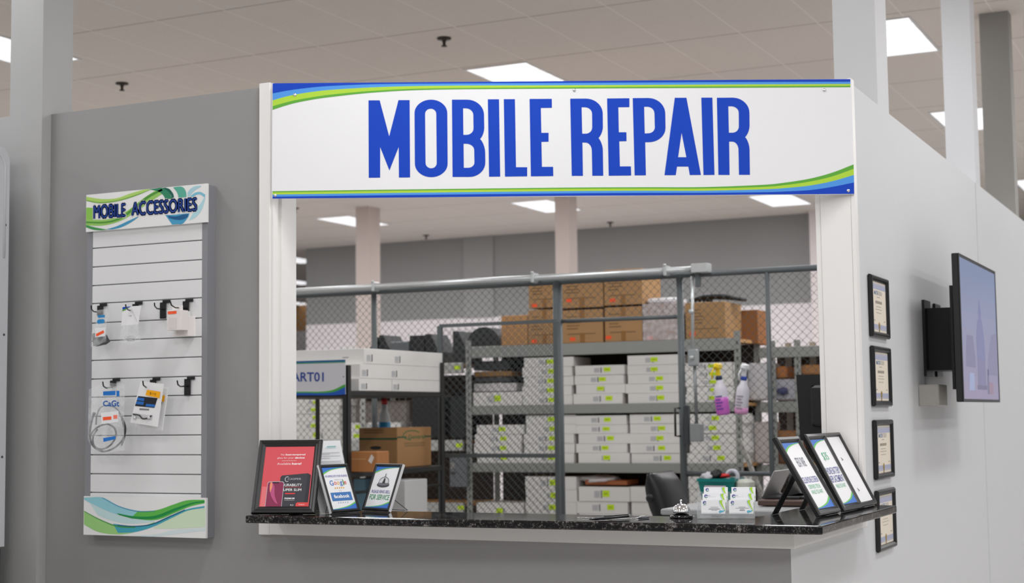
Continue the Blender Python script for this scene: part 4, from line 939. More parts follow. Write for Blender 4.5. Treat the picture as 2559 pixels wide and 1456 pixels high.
# ================================================================== storage shelving and its cartons
YS = 11.2
sxz = lambda x, y, yy=YS: on(x, y, 1, yy)
def shelving(name, label, x0, x1, yf, depth, levels, ups, mt=SHELFM, back=None, h=2.07, deck=(196, 150, 96)):
    t = thing(name, label, 'shelving', ((x0+x1)/2, yf, 0))
    for x in ups:
        for y in (yf, yf+depth-.04):
            mb = MB(); mb.box((x-.026, y-.004, 0), (x+.026, y, h), mt).box((x-.026, y, 0), (x-.022, y+.04, h), mt)
            if y == yf:
                for k in range(int(h/.06)-1): mb.box((x-.006, y-.0052, .06+k*.06), (x+.006, y-.0038, .085+k*.06), mat((74, 76, 76), .6))
            mb.build('upright', t)
    for z0, z1 in levels:
        MB().box((x0, yf-.012, z0), (x1, yf+.03, z1), mt, .004).build('beam', t)
        MB().box((x0, yf+.03, z1-.03), (x1, yf+depth, z1-.004), mat(deck, .7, var=.05)).build('deck', t)
    if back: MB().box((x0, yf+depth, .1), (x1, yf+depth+.01, back), mat((70, 60, 54), .8)).build('added_dark_back', t)  # added sheet; its dark colour stands in for the shade behind the stacks
    return t
zt_ = [(1.936, 2.031), (1.466, 1.540), (.996, 1.071), (.50, .57)]
xa, xb = float(sxz(1180, 950)[0]), float(sxz(1842, 950)[0])
shelving('shelving_unit', 'grey steel shelving behind the fence doorway stacked with white cartons', xa, xb, YS, .55, zt_, (float(sxz(1172, 1000)[0]), float(sxz(1846, 1000)[0])), back=2.0, h=2.085)
STK = mat((190, 190, 192), .6)
ORD = ['topmost', 'second', 'third', 'fourth', 'fifth', 'sixth']
def white_box(x0, x1, z0, z1, yf, depth, label, group, sticker=None, pn=None):
    t = thing('white_carton', label, 'box', ((x0+x1)/2, yf, z0), group=group)
    h = z1-z0; mb = MB(); mb.box((x0, yf, z0), (x1, yf+depth, z1-.0012), CARTON, .002)
    pl = Plane((x0, yf, z0), (1, 0, 0), (0, 0, 1)); w_ = x1-x0
    u = w_*.40+random.uniform(-.05, .03) if pn is None else pn
    rect(mb, pl, u, h*.25, u+w_*.11, h*.72, STK, .0008); rect(mb, pl, u+w_*.13, h*.22, u+w_*.155, h*.76, mat((112, 112, 116), .6), .0008)
    mb.build('carton', t)
    if sticker is not None:
        mb = MB(); s0 = sticker-x0; rect(mb, pl, s0-.030, h*.32, s0+.030, h*.76, YEL, .0012); rect(mb, pl, s0-.018, h*.5, s0+.014, h*.58, mat((150, 178, 40), .6), .0016); mb.build('sticker', t)
def stack(xl, xr, edges, lab, where, yf=YS+.004, base=None, depth=.36, jit=4):
    """edges: picture heights of the carton tops, then the bottom; lab: picture x of each sticker"""
    n = len(edges)-1; zb = base if base is not None else float(sxz((xl+xr)/2, edges[-1], yf)[2])
    zz = [float(sxz((xl+xr)/2, e, yf)[2]) for e in edges]; k0 = (zz[0]-zb)/max(zz[0]-zz[-1], 1e-6)
    zz = [zb+(z-zz[-1])*k0 for z in zz]
    for i in range(n):
        j = random.uniform(-jit, jit) if n > 1 else 0
        a, b = float(sxz(xl+j, 1000, yf)[0]), float(sxz(xr+j, 1000, yf)[0])
        L = lab[i] if isinstance(lab, (list, tuple)) else lab
        sk = None if L is None else float(sxz(L+random.uniform(-3, 3), 1000, yf)[0])
        nm = ORD[i] if n > 1 else 'single'
        if i == n-1 and n > 2: nm = 'bottom'
        white_box(a+.002, b-.002, zz[i+1], zz[i], yf+random.uniform(0, .012), depth, '%s white carton in the %s' % (nm, where), 'white cartons stacked on the shelving', sk)
UB, MBs, LBs = 1.540, 1.071, .57
stack(1180, 1304, [979, 1010], 1243, 'lone spot on the upper shelf, far left', base=UB)
stack(1307, 1432, [892, 916, 940, 963, 987, 1010], 1377, 'stack behind the gate post, upper shelf', base=UB)
stack(1435, 1559, [912, 936, 959, 982, 1008], [1517, 1503, 1503, 1522], 'left doorway stack, upper shelf', base=UB)
stack(1566, 1699, [886, 911, 934, 957, 981, 1006], [1635, 1635, 1646, 1647, 1652], 'right doorway stack, upper shelf', base=UB)
stack(1714, 1836, [905, 925, 945, 965, 985, 1006], 1781, 'stack behind the purple spray bottle, upper shelf', base=UB)
stack(1186, 1304, [1061, 1085, 1109, 1133, 1158], 1256, 'leftmost stack, middle shelf', base=MBs)
stack(1310, 1436, [1036, 1060, 1084, 1108, 1132, 1157], 1378, 'stack behind the gate post, middle shelf', base=MBs)
stack(1440, 1568, [1037, 1061, 1083, 1108, 1131, 1157], [1514, 1514, 1520, 1512, 1516], 'left doorway stack, middle shelf', base=MBs)
stack(1571, 1700, [1034, 1058, 1082, 1107, 1131, 1156], [1643, 1648, 1648, 1649, 1661], 'right doorway stack, middle shelf', base=MBs)
stack(1716, 1842, [1033, 1057, 1081, 1105, 1130, 1155], [1785, 1782, 1783, 1785, 1800], 'stack below the spray bottles, middle shelf', base=MBs)
stack(1186, 1304, [1256, 1284], 1243, 'low spot beside the rack post, lowest visible shelf', base=LBs)
stack(1308, 1436, [1190, 1216, 1240, 1263, 1287], 1377, 'stack behind the gate post, lowest shelf', base=LBs)
stack(1438, 1566, [1216, 1242, 1264, 1287], [1509, 1518, 1508], 'left doorway stack, lowest shelf', base=LBs)
stack(1570, 1700, [1216, 1242, 1264, 1287], [1640, 1648, 1652], 'right doorway stack, lowest shelf', base=LBs)
stack(1716, 1842, [1190, 1214, 1238, 1262, 1287], 1790, 'stack behind the teal basket, lowest shelf', base=LBs)
# loose things on these shelves
def lump(mb, c, r, mt, sq=(1, 1, 1), n=10):
    V = []; 
    for i in range(n+1):
        th = math.pi*i/n
        for k in range(16):
            a = 2*math.pi*k/16; rr = r*(1+.16*math.sin(3*a+i)+.10*math.cos(5*a-i*2))
            V.append((c[0]+sq[0]*rr*math.sin(th)*math.cos(a), c[1]+sq[1]*rr*math.sin(th)*math.sin(a), c[2]+sq[2]*rr*math.cos(th)))
    mb.add(V, [(i*16+k, i*16+(k+1) % 16, (i+1)*16+(k+1) % 16, (i+1)*16+k) for i in range(n) for k in range(16)], mt, True)
for x0, x1, y0, y1, c, nm, lb, cat in ((1183, 1272, 900, 926, (58, 58, 60), 'laptop', 'dark closed laptop on the upper shelf beside the gate', 'laptop'),
                              (1184, 1278, 926, 942, (150, 110, 60), 'cardboard_sheet', 'brown cardboard sheet lying under the dark laptop', 'cardboard'),
                              (1186, 1274, 942, 956, (66, 66, 68), 'laptop', 'dark laptop at the bottom of the upper shelf pile', 'laptop'),
                              (1184, 1290, 956, 979, (214, 210, 210), 'packing_tray', 'pale packing tray under the laptop pile', 'tray')):
    a, b = sxz(x0, y1, YS+.1), sxz(x1, y0, YS+.1)
    o = MB().box((a[0], YS+.1, a[2]+.001), (b[0], YS+.36, b[2]), mat(c, .5), .006).build(nm, origin=tuple(a)); tag(o, lb, cat)
p = sxz(1500, 1192, YS+.12); mb = MB(); lump(mb, p+np.array([0, 0, -.015]), .10, mat((222, 216, 216), .6), (1.8, .9, .32)); tag(mb.build('crumpled_bag', origin=tuple(p)), 'crumpled white plastic bag on the cartons under the middle shelf', 'bag')
p = sxz(1520, 1205, YS+.05); mb = MB(); mb.box((p[0]-.2, YS+.05, p[2]-.02), (p[0]+.16, YS+.3, p[2]+.018), mat((168, 96, 56), .7), .004); tag(mb.build('flat_box', origin=tuple(p)), 'flat red brown box under the crumpled white bag', 'box')
# kraft cartons on the top shelf
def kraft(x0, x1, y0, y1, label, mt=KRAFT, yf=YS, depth=.42, base=None, sticker=None, tape=True, lines=True, wrap=False, rot=0.0, name='cardboard_box', dark=False):
    a, b = sxz(x0, y1, yf), sxz(x1, y0, yf); z0 = a[2] if base is None else base; z1 = b[2]; w_ = b[0]-a[0]; h = z1-z0
    t = thing(name, label, 'box', ((a[0]+b[0])/2, yf, z0), group='cardboard boxes on top of the shelving')
    mb = MB(); mb.box((a[0]+.001, yf, z0+.001), (b[0]-.001, yf+depth, z1-.001), mt, .003)
    pl = Plane((a[0], yf, z0), (1, 0, 0), (0, 0, 1)); ink = mat((120, 92, 60), .8)
    if lines:
        for k in range(5): rect(mb, pl, w_*.12, h*(.78-.09*k), w_*random.uniform(.35, .5), h*(.78-.09*k)+.008, ink, .0008)
        rect(mb, pl, w_*.14, h*.26, w_*.82, h*.285, ink, .0008)
    mb.build('carton', t)
    if tape:
        mb = MB(); rect(mb, pl, w_*.44, h*.02, w_*.56, h*.30, mat((150, 104, 50), .35), .0012); rect(mb, pl, w_*.44, h*.72, w_*.56, h*.98, mat((150, 104, 50), .35), .0012)
        mb.build('tape', t)
    if sticker:
        u, v = pl.uv(*sticker); mb = MB(); rect(mb, pl, u-.024, v-.014, u+.024, v+.014, ORA, .0016); mb.build('sticker', t)
    if wrap:
        mb = MB(); mb.box((a[0]-.003, yf-.004, z0+.002), (b[0]+.003, yf+depth, z1+.004), clear_mat('wrap_film', (232, 226, 230), .42, .2))
        mb.build('plastic_wrap', t)
    return t, pl
S0 = 2.031
kraft(1253, 1318, 786, 866, 'small tan cardboard box at the left end on top of the shelving', KRAFT2, base=S0, lines=False, tape=False)
kraft(1320, 1402, 771, 864, 'cardboard box behind the gate post, bottom row on top of the shelving', base=S0, sticker=(1335, 852))
kraft(1405, 1506, 771, 861, 'taped cardboard box seen left in the doorway, bottom row on top of the shelving', base=S0, sticker=(1431, 847))
kraft(1512, 1604, 764, 857, 'taped cardboard box in the middle of the doorway, bottom row on top of the shelving', base=S0, sticker=(1521, 843))
kraft(1608, 1697, 757, 852, 'cardboard box wrapped in clear plastic beside the doorway post', mat((176, 152, 138), .7, var=.06), base=S0, sticker=(1624, 844), tape=False, lines=False, wrap=True)
kraft(1714, 1811, 752, 850, 'large printed cardboard box behind the conduit, right end of the bottom row', mat((172, 134, 90), .8, var=.07), base=S0, sticker=(1731, 834), tape=False)
zt2 = float(sxz(1400, 768)[2])
for x0, x1, y0, y1, lb, st, bx in ((1321, 1400, 686, 770, 'cardboard box behind the gate post, upper row on top of the shelving', (1336, 763), (1320, 771)),
                                   (1402, 1506, 677, 763, 'cardboard box left in the doorway, upper row on top of the shelving', (1422, 751), (1405, 771)),
                                   (1510, 1604, 669, 760, 'cardboard box right in the doorway, upper row on top of the shelving', (1531, 750), (1512, 764))):
    kraft(x0, x1, y0, y1, lb, base=float(sxz(*bx)[2])+.001, sticker=st)
t, pl = kraft(1853, 1893, 773, 860, 'open brown box on the second shelving right of the large printed box', mat((150, 100, 56), .8, var=.06), yf=11.62, depth=.34, lines=False, tape=False, base=None)
p = sxz(1785, 746, YS+.2); mb = MB()
for k in range(6): mb.tube(smooth([(p[0]-.17+.02*k, YS+.12+.04*k, p[2]-.012), (p[0]-.05, YS+.1+.05*k, p[2]+.012+.006*(k % 3)), (p[0]+.10+.02*k, YS+.14+.04*k, p[2]+.012-.004*k), (p[0]+.20, YS+.2, p[2]-.010)], 6), .015, mat((22, 22, 23), .5), 8)
tag(mb.build('cable_bundle', origin=tuple(p)), 'black bundle of cables lying on the large printed cardboard box', 'cables')
p = sxz(1660, 750, YS+.2); mb = MB(); mb.box((p[0]-.1, YS+.06, p[2]-.035), (p[0]+.16, YS+.3, p[2]+.012), mat((232, 230, 234), .4), .015); tag(mb.build('foam_pack', origin=tuple(p)), 'white foam packing lying on the plastic wrapped box', 'packaging')

# second shelving at the right with mixed stock
Y2 = 11.62
g2 = lambda x, y: on(x, y, 1, Y2)
lv = [(float(g2(1950, 893)[2]), float(g2(1950, 866)[2])), (float(g2(1950, 1030)[2]), float(g2(1950, 1003)[2])), (float(g2(1950, 1184)[2]), float(g2(1950, 1160)[2]))]
xe = [float(g2(x, 1000)[0]) for x in (1852, 1933, 1996, 2070)]
xe[0] = max(xe[0], xb+.05)
shelving('shelving_unit', 'grey steel shelving with mixed stock behind the fence at the right', xe[0], xe[3], Y2, .5, lv, xe[1:3], back=float(g2(1950, 880)[2]), h=float(g2(1950, 850)[2]), deck=(200, 142, 70))
for x0, x1, y0, y1, c, nm, lb, cat in ((1938, 1966, 914, 945, (176, 112, 60), 'wooden_crate', 'orange brown crate on the second shelving left of the monitor', 'crate'),
                                   (2000, 2045, 910, 936, (170, 120, 74), 'wooden_crate', 'brown crate on the second shelving above the monitor', 'crate'),
                                   (1868, 1926, 905, 1001, (226, 224, 228), 'white_carton', 'tall white carton behind the white trigger spray bottle', 'box'),
                                   (1936, 1992, 946, 1001, (196, 196, 204), 'packing_box', 'pale packing box under the orange brown crate', 'box'),
                                   (1858, 1880, 1036, 1158, (236, 236, 238), 'white_sack', 'white sack on the second shelving below the white spray bottle', 'sack'),
                                   (1884, 1926, 1053, 1158, (216, 206, 202), 'white_sack', 'wrinkled white sack beside the fence post', 'sack'),
                                   (1938, 1992, 1075, 1098, (160, 112, 70), 'flat_box', 'flat brown box on the second shelving left of the monitor', 'box'),
                                   (1938, 1992, 1098, 1158, (120, 74, 48), 'brown_carton', 'dark brown carton under the flat brown box', 'box')):
    a, b = on(x0, y1, 1, Y2+.03), on(x1, y0, 1, Y2+.03)
    o = MB().box((a[0], Y2+.03, a[2]+.001), (b[0], Y2+.3, b[2]-.001), mat(c, .65, var=.05), .012).build(nm, origin=tuple(a)); tag(o, lb, cat)
for x, y, lb in ((1995, 880, 'yellow sticker on the upright at the top of the right shelving'), ): pass
p = on(1956, 977, 1, Y2-.0); mb = MB(); lump(mb, np.array([p[0], Y2+.0, p[2]]), .045, mat((64, 66, 110), .5), (1, .5, .6)); tag(mb.build('blue_pouch', origin=tuple(p)), 'small dark blue pouch in front of the pale packing box', 'pouch')
a, b = on(1848, 1095, 1, YF+.3), on(1905, 1240, 1, YF+.3); b = a+(b-a)*(a[2]-.01)/(a[2]-b[2]); o = MB().tube([a, b], .017, mat((150, 146, 140), .5), 10).build('leaning_pole', origin=tuple(b)); tag(o, 'grey pole leaning behind the fence below the spray bottles', 'pole')

# shelving at the left behind the cart
g3 = lambda x, y: on(x, y, 1, YS)
lv = [(float(g3(1140, 932)[2]), float(g3(1140, 906)[2])), (float(g3(1140, 1126)[2]), float(g3(1140, 1099)[2])), (float(g3(1140, 1284)[2]), float(g3(1140, 1256)[2]))]
x3 = [float(g3(x, 1000)[0]) for x in (640, 1168)]
t = shelving('shelving_unit', 'pale steel shelving at the left behind the black rack', x3[0], x3[1]-.05, YS+.01, .55, lv, (x3[0], float(g3(905, 1000)[0])), mt=mat((186, 186, 182), .5), back=lv[0][0], h=lv[0][1]+.02)
for i, (x, z) in enumerate(((1143, 918), (1148, 1112), (1152, 1268))):
    p = g3(x, z); pl = Plane((p[0], YS-.003, p[2]), (1, 0, 0), (0, 0, 1)); mb = MB(); rect(mb, pl, -.03, -.017, .03, .017, YEL, .0005); mb.build('sticker', t)
stack(730, 850, [996, 1014, 1033, 1052, 1073, 1099], [785, 784, 786, 781, 786], 'stack left of the black rack post', yf=YS+.02, base=lv[1][1])
stack(870, 1000, [1055, 1078, 1099], [893, 890], 'short stack behind the rack bottle', yf=YS+.02, base=lv[1][1])
for x0, x1, y0, c, nm, lb in ((880, 1020, 1000, (150, 142, 136), 'grey_bin', 'grey bin on the left shelving behind the spray bottle on the rack'),
                          (1028, 1096, 985, (34, 34, 36), 'black_case', 'black case on the left shelving behind the rack'), (1122, 1166, 988, (30, 30, 32), 'black_case', 'black case beside the gate on the left shelving')):
    yy = YS+.30 if nm == 'grey_bin' else YS+.03
    a, b = on(x0, 1099, 1, yy), on(x1, y0, 1, yy); z0 = lv[1][1]
    o = MB().box((a[0], yy, z0), (b[0], yy+.24, b[2]), mat(c, .6), .02).build(nm, origin=(a[0], yy, z0)); tag(o, lb, 'bin' if 'bin' in nm else 'case')
zc = lv[0][1]
for x0, x1, y0, slant, lb in ((916, 943, 842, 1, 'leftmost black case on top of the left shelving, half behind the post'), (948, 972, 836, -1, 'narrow black wedge case right of the fence post'),
                              (1024, 1060, 837, 0, 'black upright case in the middle of the left shelving top'), (1063, 1096, 833, -1, 'black slanted case beside the gate frame'), (1132, 1164, 826, -1, 'black slanted case just inside the gate frame')):
    a, b = on(x0, 900, 1, YS+.1), on(x1, y0, 1, YS+.1); z1 = b[2]; w_ = b[0]-a[0]
    P = [(a[0], zc), (b[0], zc), (b[0], z1-(w_*1.2 if slant < 0 else 0)), (b[0]-(w_*.6 if slant < 0 else 0), z1), (a[0], z1-(w_*1.2 if slant > 0 else 0))]
    o = MB().prism([(x, YS+.1, z) for x, z in P], (0, .3, 0), mat((30, 30, 32), .55)).build('black_case', origin=(a[0], YS+.1, zc)); tag(o, lb, 'case')
a, b = on(975, 900, 1, YS+.08), on(1020, 852, 1, YS+.08); o = MB().box((a[0], YS+.08, zc), (b[0], YS+.36, b[2]), mat((104, 108, 112), .5), .008).build('grey_bin', origin=(a[0], YS+.08, zc)); tag(o, 'low grey bin between the black cases', 'bin')
a, b = on(1166, 864, 1, YS+.1), on(1250, 815, 1, YS+.1); P = [(a[0], S0), (b[0], S0)]+[((a[0]+b[0])/2+(b[0]-a[0])/2*math.cos(t), S0+.01+(b[2]-S0-.01)*math.sin(t)) for t in np.linspace(0, math.pi, 18)]
o = MB().prism([(x, YS+.1, z) for x, z in P], (0, .3, 0), mat((32, 32, 34), .55)).build('round_case', origin=(a[0], YS+.1, S0)); tag(o, 'black round topped case at the left end of the shelving top', 'case')
a, b = on(1124, 1216, 1, YS-.04), on(1166, 1140, 1, YS-.04); t = thing('electrical_panel', 'grey electrical panel box with labels beside the gate post', 'electrical panel', (a[0], YS-.04, a[2]))
mb = MB(); mb.box((a[0], YS-.04, a[2]), (b[0], YS-.012, b[2]), mat((112, 116, 120), .5), .004); pl = Plane((a[0], YS-.04, a[2]), (1, 0, 0), (0, 0, 1)); rect(mb, pl, .01, .15, .05, .20, mat((150, 146, 140), .5), .001); rect(mb, pl, .01, .10, .055, .125, mat((70, 66, 66), .5), .001); mb.build('body', t)

# ================================================================== black rack with cartons
YC = 8.2; XC = float(on(868, 980, 1, YC)[0]); YB = float(on(1110, 980, 0, XC)[1])
rz = lambda x, y: on(x, y, 0, XC); fz = lambda x, y: on(x, y, 1, YC)
zs1, zs2 = float(fz(868, 976)[2]), float(fz(868, 1180)[2]); XW = XC-.62; XW2 = XC-1.05
t = thing('storage_rack', 'black metal rack holding white cartons and a brown box, behind the counter', 'rack', (XC-.3, (YC+YB)/2, 0))
for x, y, h in ((XC, YC, float(fz(866, 912)[2])), (XC, YB, float(rz(1110, 906)[2])), (XW2, YC, 1.8), (XW2, YB, 1.8)):
    MB().box((x-.036, y, 0), (x, y+.004, h), BLACKM).box((x-.004, y-.0, 0), (x, y+.045 if y == YC else y-.045, h), BLACKM).build('post', t)
for z in (zs1, zs2, .42): MB().box((XW2, YC+.004, z-.034), (XC-.001, YB-.004, z), BLACKM, .004).build('shelf', t)
MB().tube([(XC-.01, YC, .98), (XC-.01, YB, .98)], .009, BLACKM, 8).build('brace', t)
SG = Plane((XC-.62-.3, YC-.012, float(fz(800, 985)[2])), (1, 0, 0), (0, 0, 1))
u1, v1 = SG.uv(863, 898); _, v0 = SG.uv(863, 985)
t = thing('rack_sign', 'white sign reading ART01 hung on the end of the black rack', 'sign', (XC-.4, YC-.012, SG.o[2]))
mb = MB(); mb.frame_box(SG.at(0, v0, -.004), SG.u, SG.v, SG.n, u1, v1-v0, .004, mat((214, 214, 220), .5)); H = v1-v0
rect(mb, SG, 0, v1-H*.055, u1, v1, mat((30, 96, 150), .5), .0008); rect(mb, SG, 0, v1-H*.085, u1, v1-H*.055, mat((70, 150, 110), .5), .0008)
qq = lambda x, y: SG.uv(725+x/3.595, 860+y/3.595)
ribbon(mb, SG, [(.2, v0+H*.10), qq(100, 425), qq(250, 425), qq(380, 410), (u1, v0+H*.30)], [(.2, v0+H*.06), qq(100, 436), qq(250, 438), qq(390, 428), (u1, v0+H*.22)], mat((70, 170, 60), .5), .0008)
ribbon(mb, SG, [(.2, v0+H*.06), qq(100, 436), qq(250, 438), qq(390, 428), (u1, v0+H*.22)], [(.2, v0), qq(100, 458), qq(250, 458), qq(390, 457), (u1, v0)], mat((24, 84, 184), .5), .0009)
text_quad(mb, SG, 'ART01', [qq(14, 250), qq(303, 250), qq(303, 335), qq(14, 335)], mat((30, 66, 150), .5), .0010, .02)
mb.lathe([(.004, 0), (.003, .002)], SG.at(*qq(480, 290), .0005), BLACK, 10, ax=SG.n); mb.build('panel', t)
def rack_box(x0, y0, y1, zt, zb, label, tags=()):
    """carton on the rack: x0 left end, its long face looks towards +x"""
    t = thing('white_carton', label, 'box', (XC-.2, y0, zb), group='white cartons on the black rack')
    mb = MB(); mb.box((x0, y0, zb+.0006), (XC-.012, y1, zt-.0006), CARTON, .002)
    pl = Plane((XC-.012, y0, zb), (0, 1, 0), (0, 0, 1)); h = zt-zb; k_ = mat((150, 150, 152), .6)
    for v in tags:
        v = v*(y1-y0); rect(mb, pl, v, h*.22, v+.05, h*.58, STK, .0008); rect(mb, pl, v+.06, h*.18, v+.072, h*.62, mat((70, 72, 74), .6), .0008); rect(mb, pl, v, h*.16, v+.072, h*.19, k_, .0008)
    pe = Plane((x0, y0, zb), (1, 0, 0), (0, 0, 1)); w_ = XC-.012-x0; rect(mb, pe, w_*.72, h*.4, w_*.80, h*.46, k_, .0008)
    mb.build('carton', t)
ys = lambda x: float(on(x, 930, 0, XC-.012)[1])
z_ = lambda y: float(on(905, y, 0, XC-.012)[2])
zA, zB_, zC_, zD = z_(869), z_(908), z_(945), zs1+.001
rack_box(XW+.02, ys(897), ys(979), zC_, zD, 'bottom white carton at the near end of the black rack', (.06,))
rack_box(XW+.02, ys(980), ys(1105), zC_, zD, 'bottom white carton at the far end of the black rack', (.02,))
rack_box(XW+.02, ys(900), ys(1105), zB_, zC_, 'long white carton in the middle layer on the black rack', (.02, .36))
rack_box(XW+.02, ys(910), ys(1106), zA, zB_, 'long white carton on top of the black rack', (.03, .37))
# brown box, small box and bottle on the middle shelf
xbx = XC-.10; yq = lambda x: float(on(x, 1150, 0, xbx)[1]); zq = lambda x, y: float(on(x, y, 0, xbx)[2])
y0, y1 = yq(993), yq(1078); zt0 = zq(993, 1068); xl = float(on(897, 1100, 1, y0)[0])
t = thing('cardboard_box', 'brown carton with a green line and script mark on the black rack', 'box', ((xl+xbx)/2, y0, zs2))
mb = MB(); mb.box((xl, y0, zs2+.001), (xbx, y1, zt0), mat((168, 126, 82), .8, var=.06), .003)
pf, pe = Plane((xbx, y0, zs2), (0, 1, 0), (0, 0, 1)), Plane((xl, y0, zs2), (1, 0, 0), (0, 0, 1)); GI = mat((34, 84, 58), .7); h = zt0-zs2; w_ = y1-y0; wl = xbx-xl
rect(mb, pe, 0, h*.70, wl, h*.745, GI, .0008); rect(mb, pf, 0, h*.74, w_*.26, h*.775, GI, .0008); rect(mb, pf, w_*.80, h*.74, w_, h*.775, GI, .0008)
mb.flat(pf, [[(w_*.42+w_*.26*math.cos(a), h*.80+h*.13*math.sin(a)) for a in np.linspace(.5, 4.6, 20)]+[(w_*.42+w_*.235*math.cos(a), h*.80+h*.105*math.sin(a)) for a in np.linspace(4.6, .5, 20)]], mat((70, 112, 72), .7), .001)
text(mb, pf, 'General', w_*.56, h*.76, w_*.5, h*.11, mat((70, 112, 72), .7), .0012, .01)
for v in (.58, .52): rect(mb, pf, w_*.2, h*v, w_*.8, h*v+.010, mat((140, 112, 74), .8), .0008)
for v in (.92, .86): rect(mb, pe, wl*.12, h*v, wl*.66, h*v+.010, mat((136, 100, 60), .8), .0008)
mb.flat(pe, [[(wl*(.44+.15*math.cos(a)), h*(.50+.045*math.sin(a))) for a in np.linspace(0, 2*math.pi, 16, endpoint=False)]], BLACK, .001); mb.build('carton', t)
y0s = YC+.06; a, b = on(874, 1180, 1, y0s), on(942, 1128, 1, y0s); t = thing('cardboard_box', 'small taped brown box with a white diamond label at the rack corner', 'box', (a[0], y0s, zs2))
mb = MB(); mb.box((a[0], y0s, zs2+.001), (b[0], y0s+.15, b[2]), mat((170, 112, 62), .5, var=.06), .003); pl = Plane((a[0], y0s, zs2), (1, 0, 0), (0, 0, 1)); h = b[2]-zs2; w_ = b[0]-a[0]
mb.flat(pl, [[(w_*.68, h*.55), (w_*.80, h*.40), (w_*.90, h*.72), (w_*.80, h*.88)]], mat((216, 206, 200), .5), .0012); rect(mb, pl, 0, h*.62, w_*.6, h*.66, mat((196, 150, 104), .3), .001); mb.build('carton', t)
ybt = min(y1+.06, YB-.06); B = on(961, 1090, 1, ybt); T = on(961, 991, 1, ybt); r = 15.0/F*np.linalg.norm(B-CAM); zb = zs2+.001; hh = T[2]-zb
t = thing('spray_bottle', 'white bottle with red cap and blue label behind the brown carton', 'bottle', (B[0], ybt, zb))
MB().lathe([(r*.95, 0), (r, .01), (r, hh*.62), (r*.9, hh*.70), (r*.5, hh*.80), (r*.45, hh*.90)], (B[0], ybt, zb), mat((224, 228, 232), .35), 22).build('body', t)
MB().lathe([(r*.50, hh*.89), (r*.5, hh*.96), (r*.3, hh*.97), (r*.3, hh)], (B[0], ybt, zb), mat((196, 40, 44), .4), 16).build('cap', t)
MB().lathe([(r*1.012, hh*.30), (r*1.012, hh*.63)], (B[0], ybt, zb), mat((60, 150, 200), .4), 22).build('label', t)
# lower cartons behind the counter on the rack
for x0, x1, yt, yb_, lb in ((884, 912, 1196, 1240, 'blue and white small carton on the lowest rack level'), (940, 1012, 1200, 1284, 'pale carton on the lowest rack level, right of the bell notice')):
    yy = 8.75; a, b = on(x0, yb_, 1, yy), on(x1, yt, 1, yy); o = MB().box((a[0], yy, .421), (b[0], yy+.3, b[2]), mat((196, 196, 196) if x0 > 900 else (120, 160, 180), .6), .003).build('carton', origin=(a[0], yy, .421)); tag(o, lb, 'box')

# ================================================================== desk, chair, monitor
DY = 7.2; D0 = on(1650, 1271, 1, DY); zd = D0[2]
t = thing('work_desk', 'grey topped work desk behind the counter at the right', 'desk', (-2.3, DY+.3, 0))
MB().box((D0[0], DY, zd-.03), (XR-WT-.06, DY+.75, zd), mat((168, 170, 172), .4), .006).build('top', t)
for x in (D0[0]+.06, XR-WT-.12):
    for y in (DY+.06, DY+.69): MB().box((x-.02, y-.02, 0), (x+.02, y+.02, zd-.03), BLACKM).build('leg', t)
yb = DY+.30; a = on(1893, 1249, 1, yb); t = thing('monitor_riser', 'dark wood riser shelf on the work desk', 'shelf', (a[0], yb, zd))
xr_ = XR-WT-.07; MB().box((a[0], yb, a[2]-.028), (xr_, yb+.42, a[2]), mat((92, 70, 62), .4, var=.06), .004).build('board', t)
for x in (a[0]+.05, xr_-.05): MB().box((x-.015, yb+.03, zd), (x+.015, yb+.39, a[2]-.028), BLACK).build('foot', t)
zr = a[2]
def laptop(px0, lb, w_, dy):
    y = yb+.10+dy; p = on(px0, 1228, 1, y)
    t = thing('laptop', lb, 'laptop', (p[0], y, zr)); GR_ = mat((176, 174, 172), .35, metal=.4)
    ang = math.radians(62); d = np.array([math.cos(ang), 0, math.sin(ang)])
    MB().box((p[0]-.20, y, zr+.001), (p[0], y+w_, zr+.016), mat((60, 60, 62), .4), .004).build('base', t) if False else MB().box((p[0], y, zr+.001), (p[0]+.20, y+w_, zr+.016), mat((60, 60, 62), .4), .004).build('base', t)
    n_ = np.cross((0, 1, 0), d)
    mb = MB(); mb.frame_box(p*np.array([1, 0, 0])+np.array([0, y, zr+.012]), (0, 1, 0), d, np.cross((0, 1, 0), d), w_, .15, .008, GR_, .002)
    mb.frame_box(p*np.array([1, 0, 0])+np.array([0, y+.01, zr+.014])+n_*.0078, (0, 1, 0), d, n_, w_-.02, .138, .001, mat((46, 42, 42), .2)); mb.build('lid', t)
laptop(1902, 'open laptop with a tilted dark screen on the riser, left one', .30, 0)
laptop(1958, 'second open laptop on the riser, behind the slanted frames', .28, .02)
ym = 7.40; a, b = on(1994, 1100, 1, ym), on(1994, 936, 1, ym); t = thing('monitor', 'black computer monitor seen from behind beside the right jamb', 'monitor', (a[0]+.2, ym, zr))
mb = MB(); pk = [(a[0]+.012, a[2]), (a[0]+.34, a[2]), (a[0]+.34, b[2]), (a[0], b[2])]; mb.prism([(x, ym, z) for x, z in pk], (0, .03, 0), mat((20, 20, 21), .5))
mb.frame_box((a[0]+.075, ym-.035, a[2]+.07), (1, 0, 0), (0, 1, 0), (0, 0, 1), .22, .036, .20, mat((26, 26, 27), .5), .012); mb.build('body', t)
MB().box((a[0]+.15, ym-.03, zr+.01), (a[0]+.21, ym, a[2]+.10), BLACK).box((a[0]+.08, ym-.10, zr+.0005), (a[0]+.28, ym+.08, zr+.012), BLACK, .004).build('stand', t)
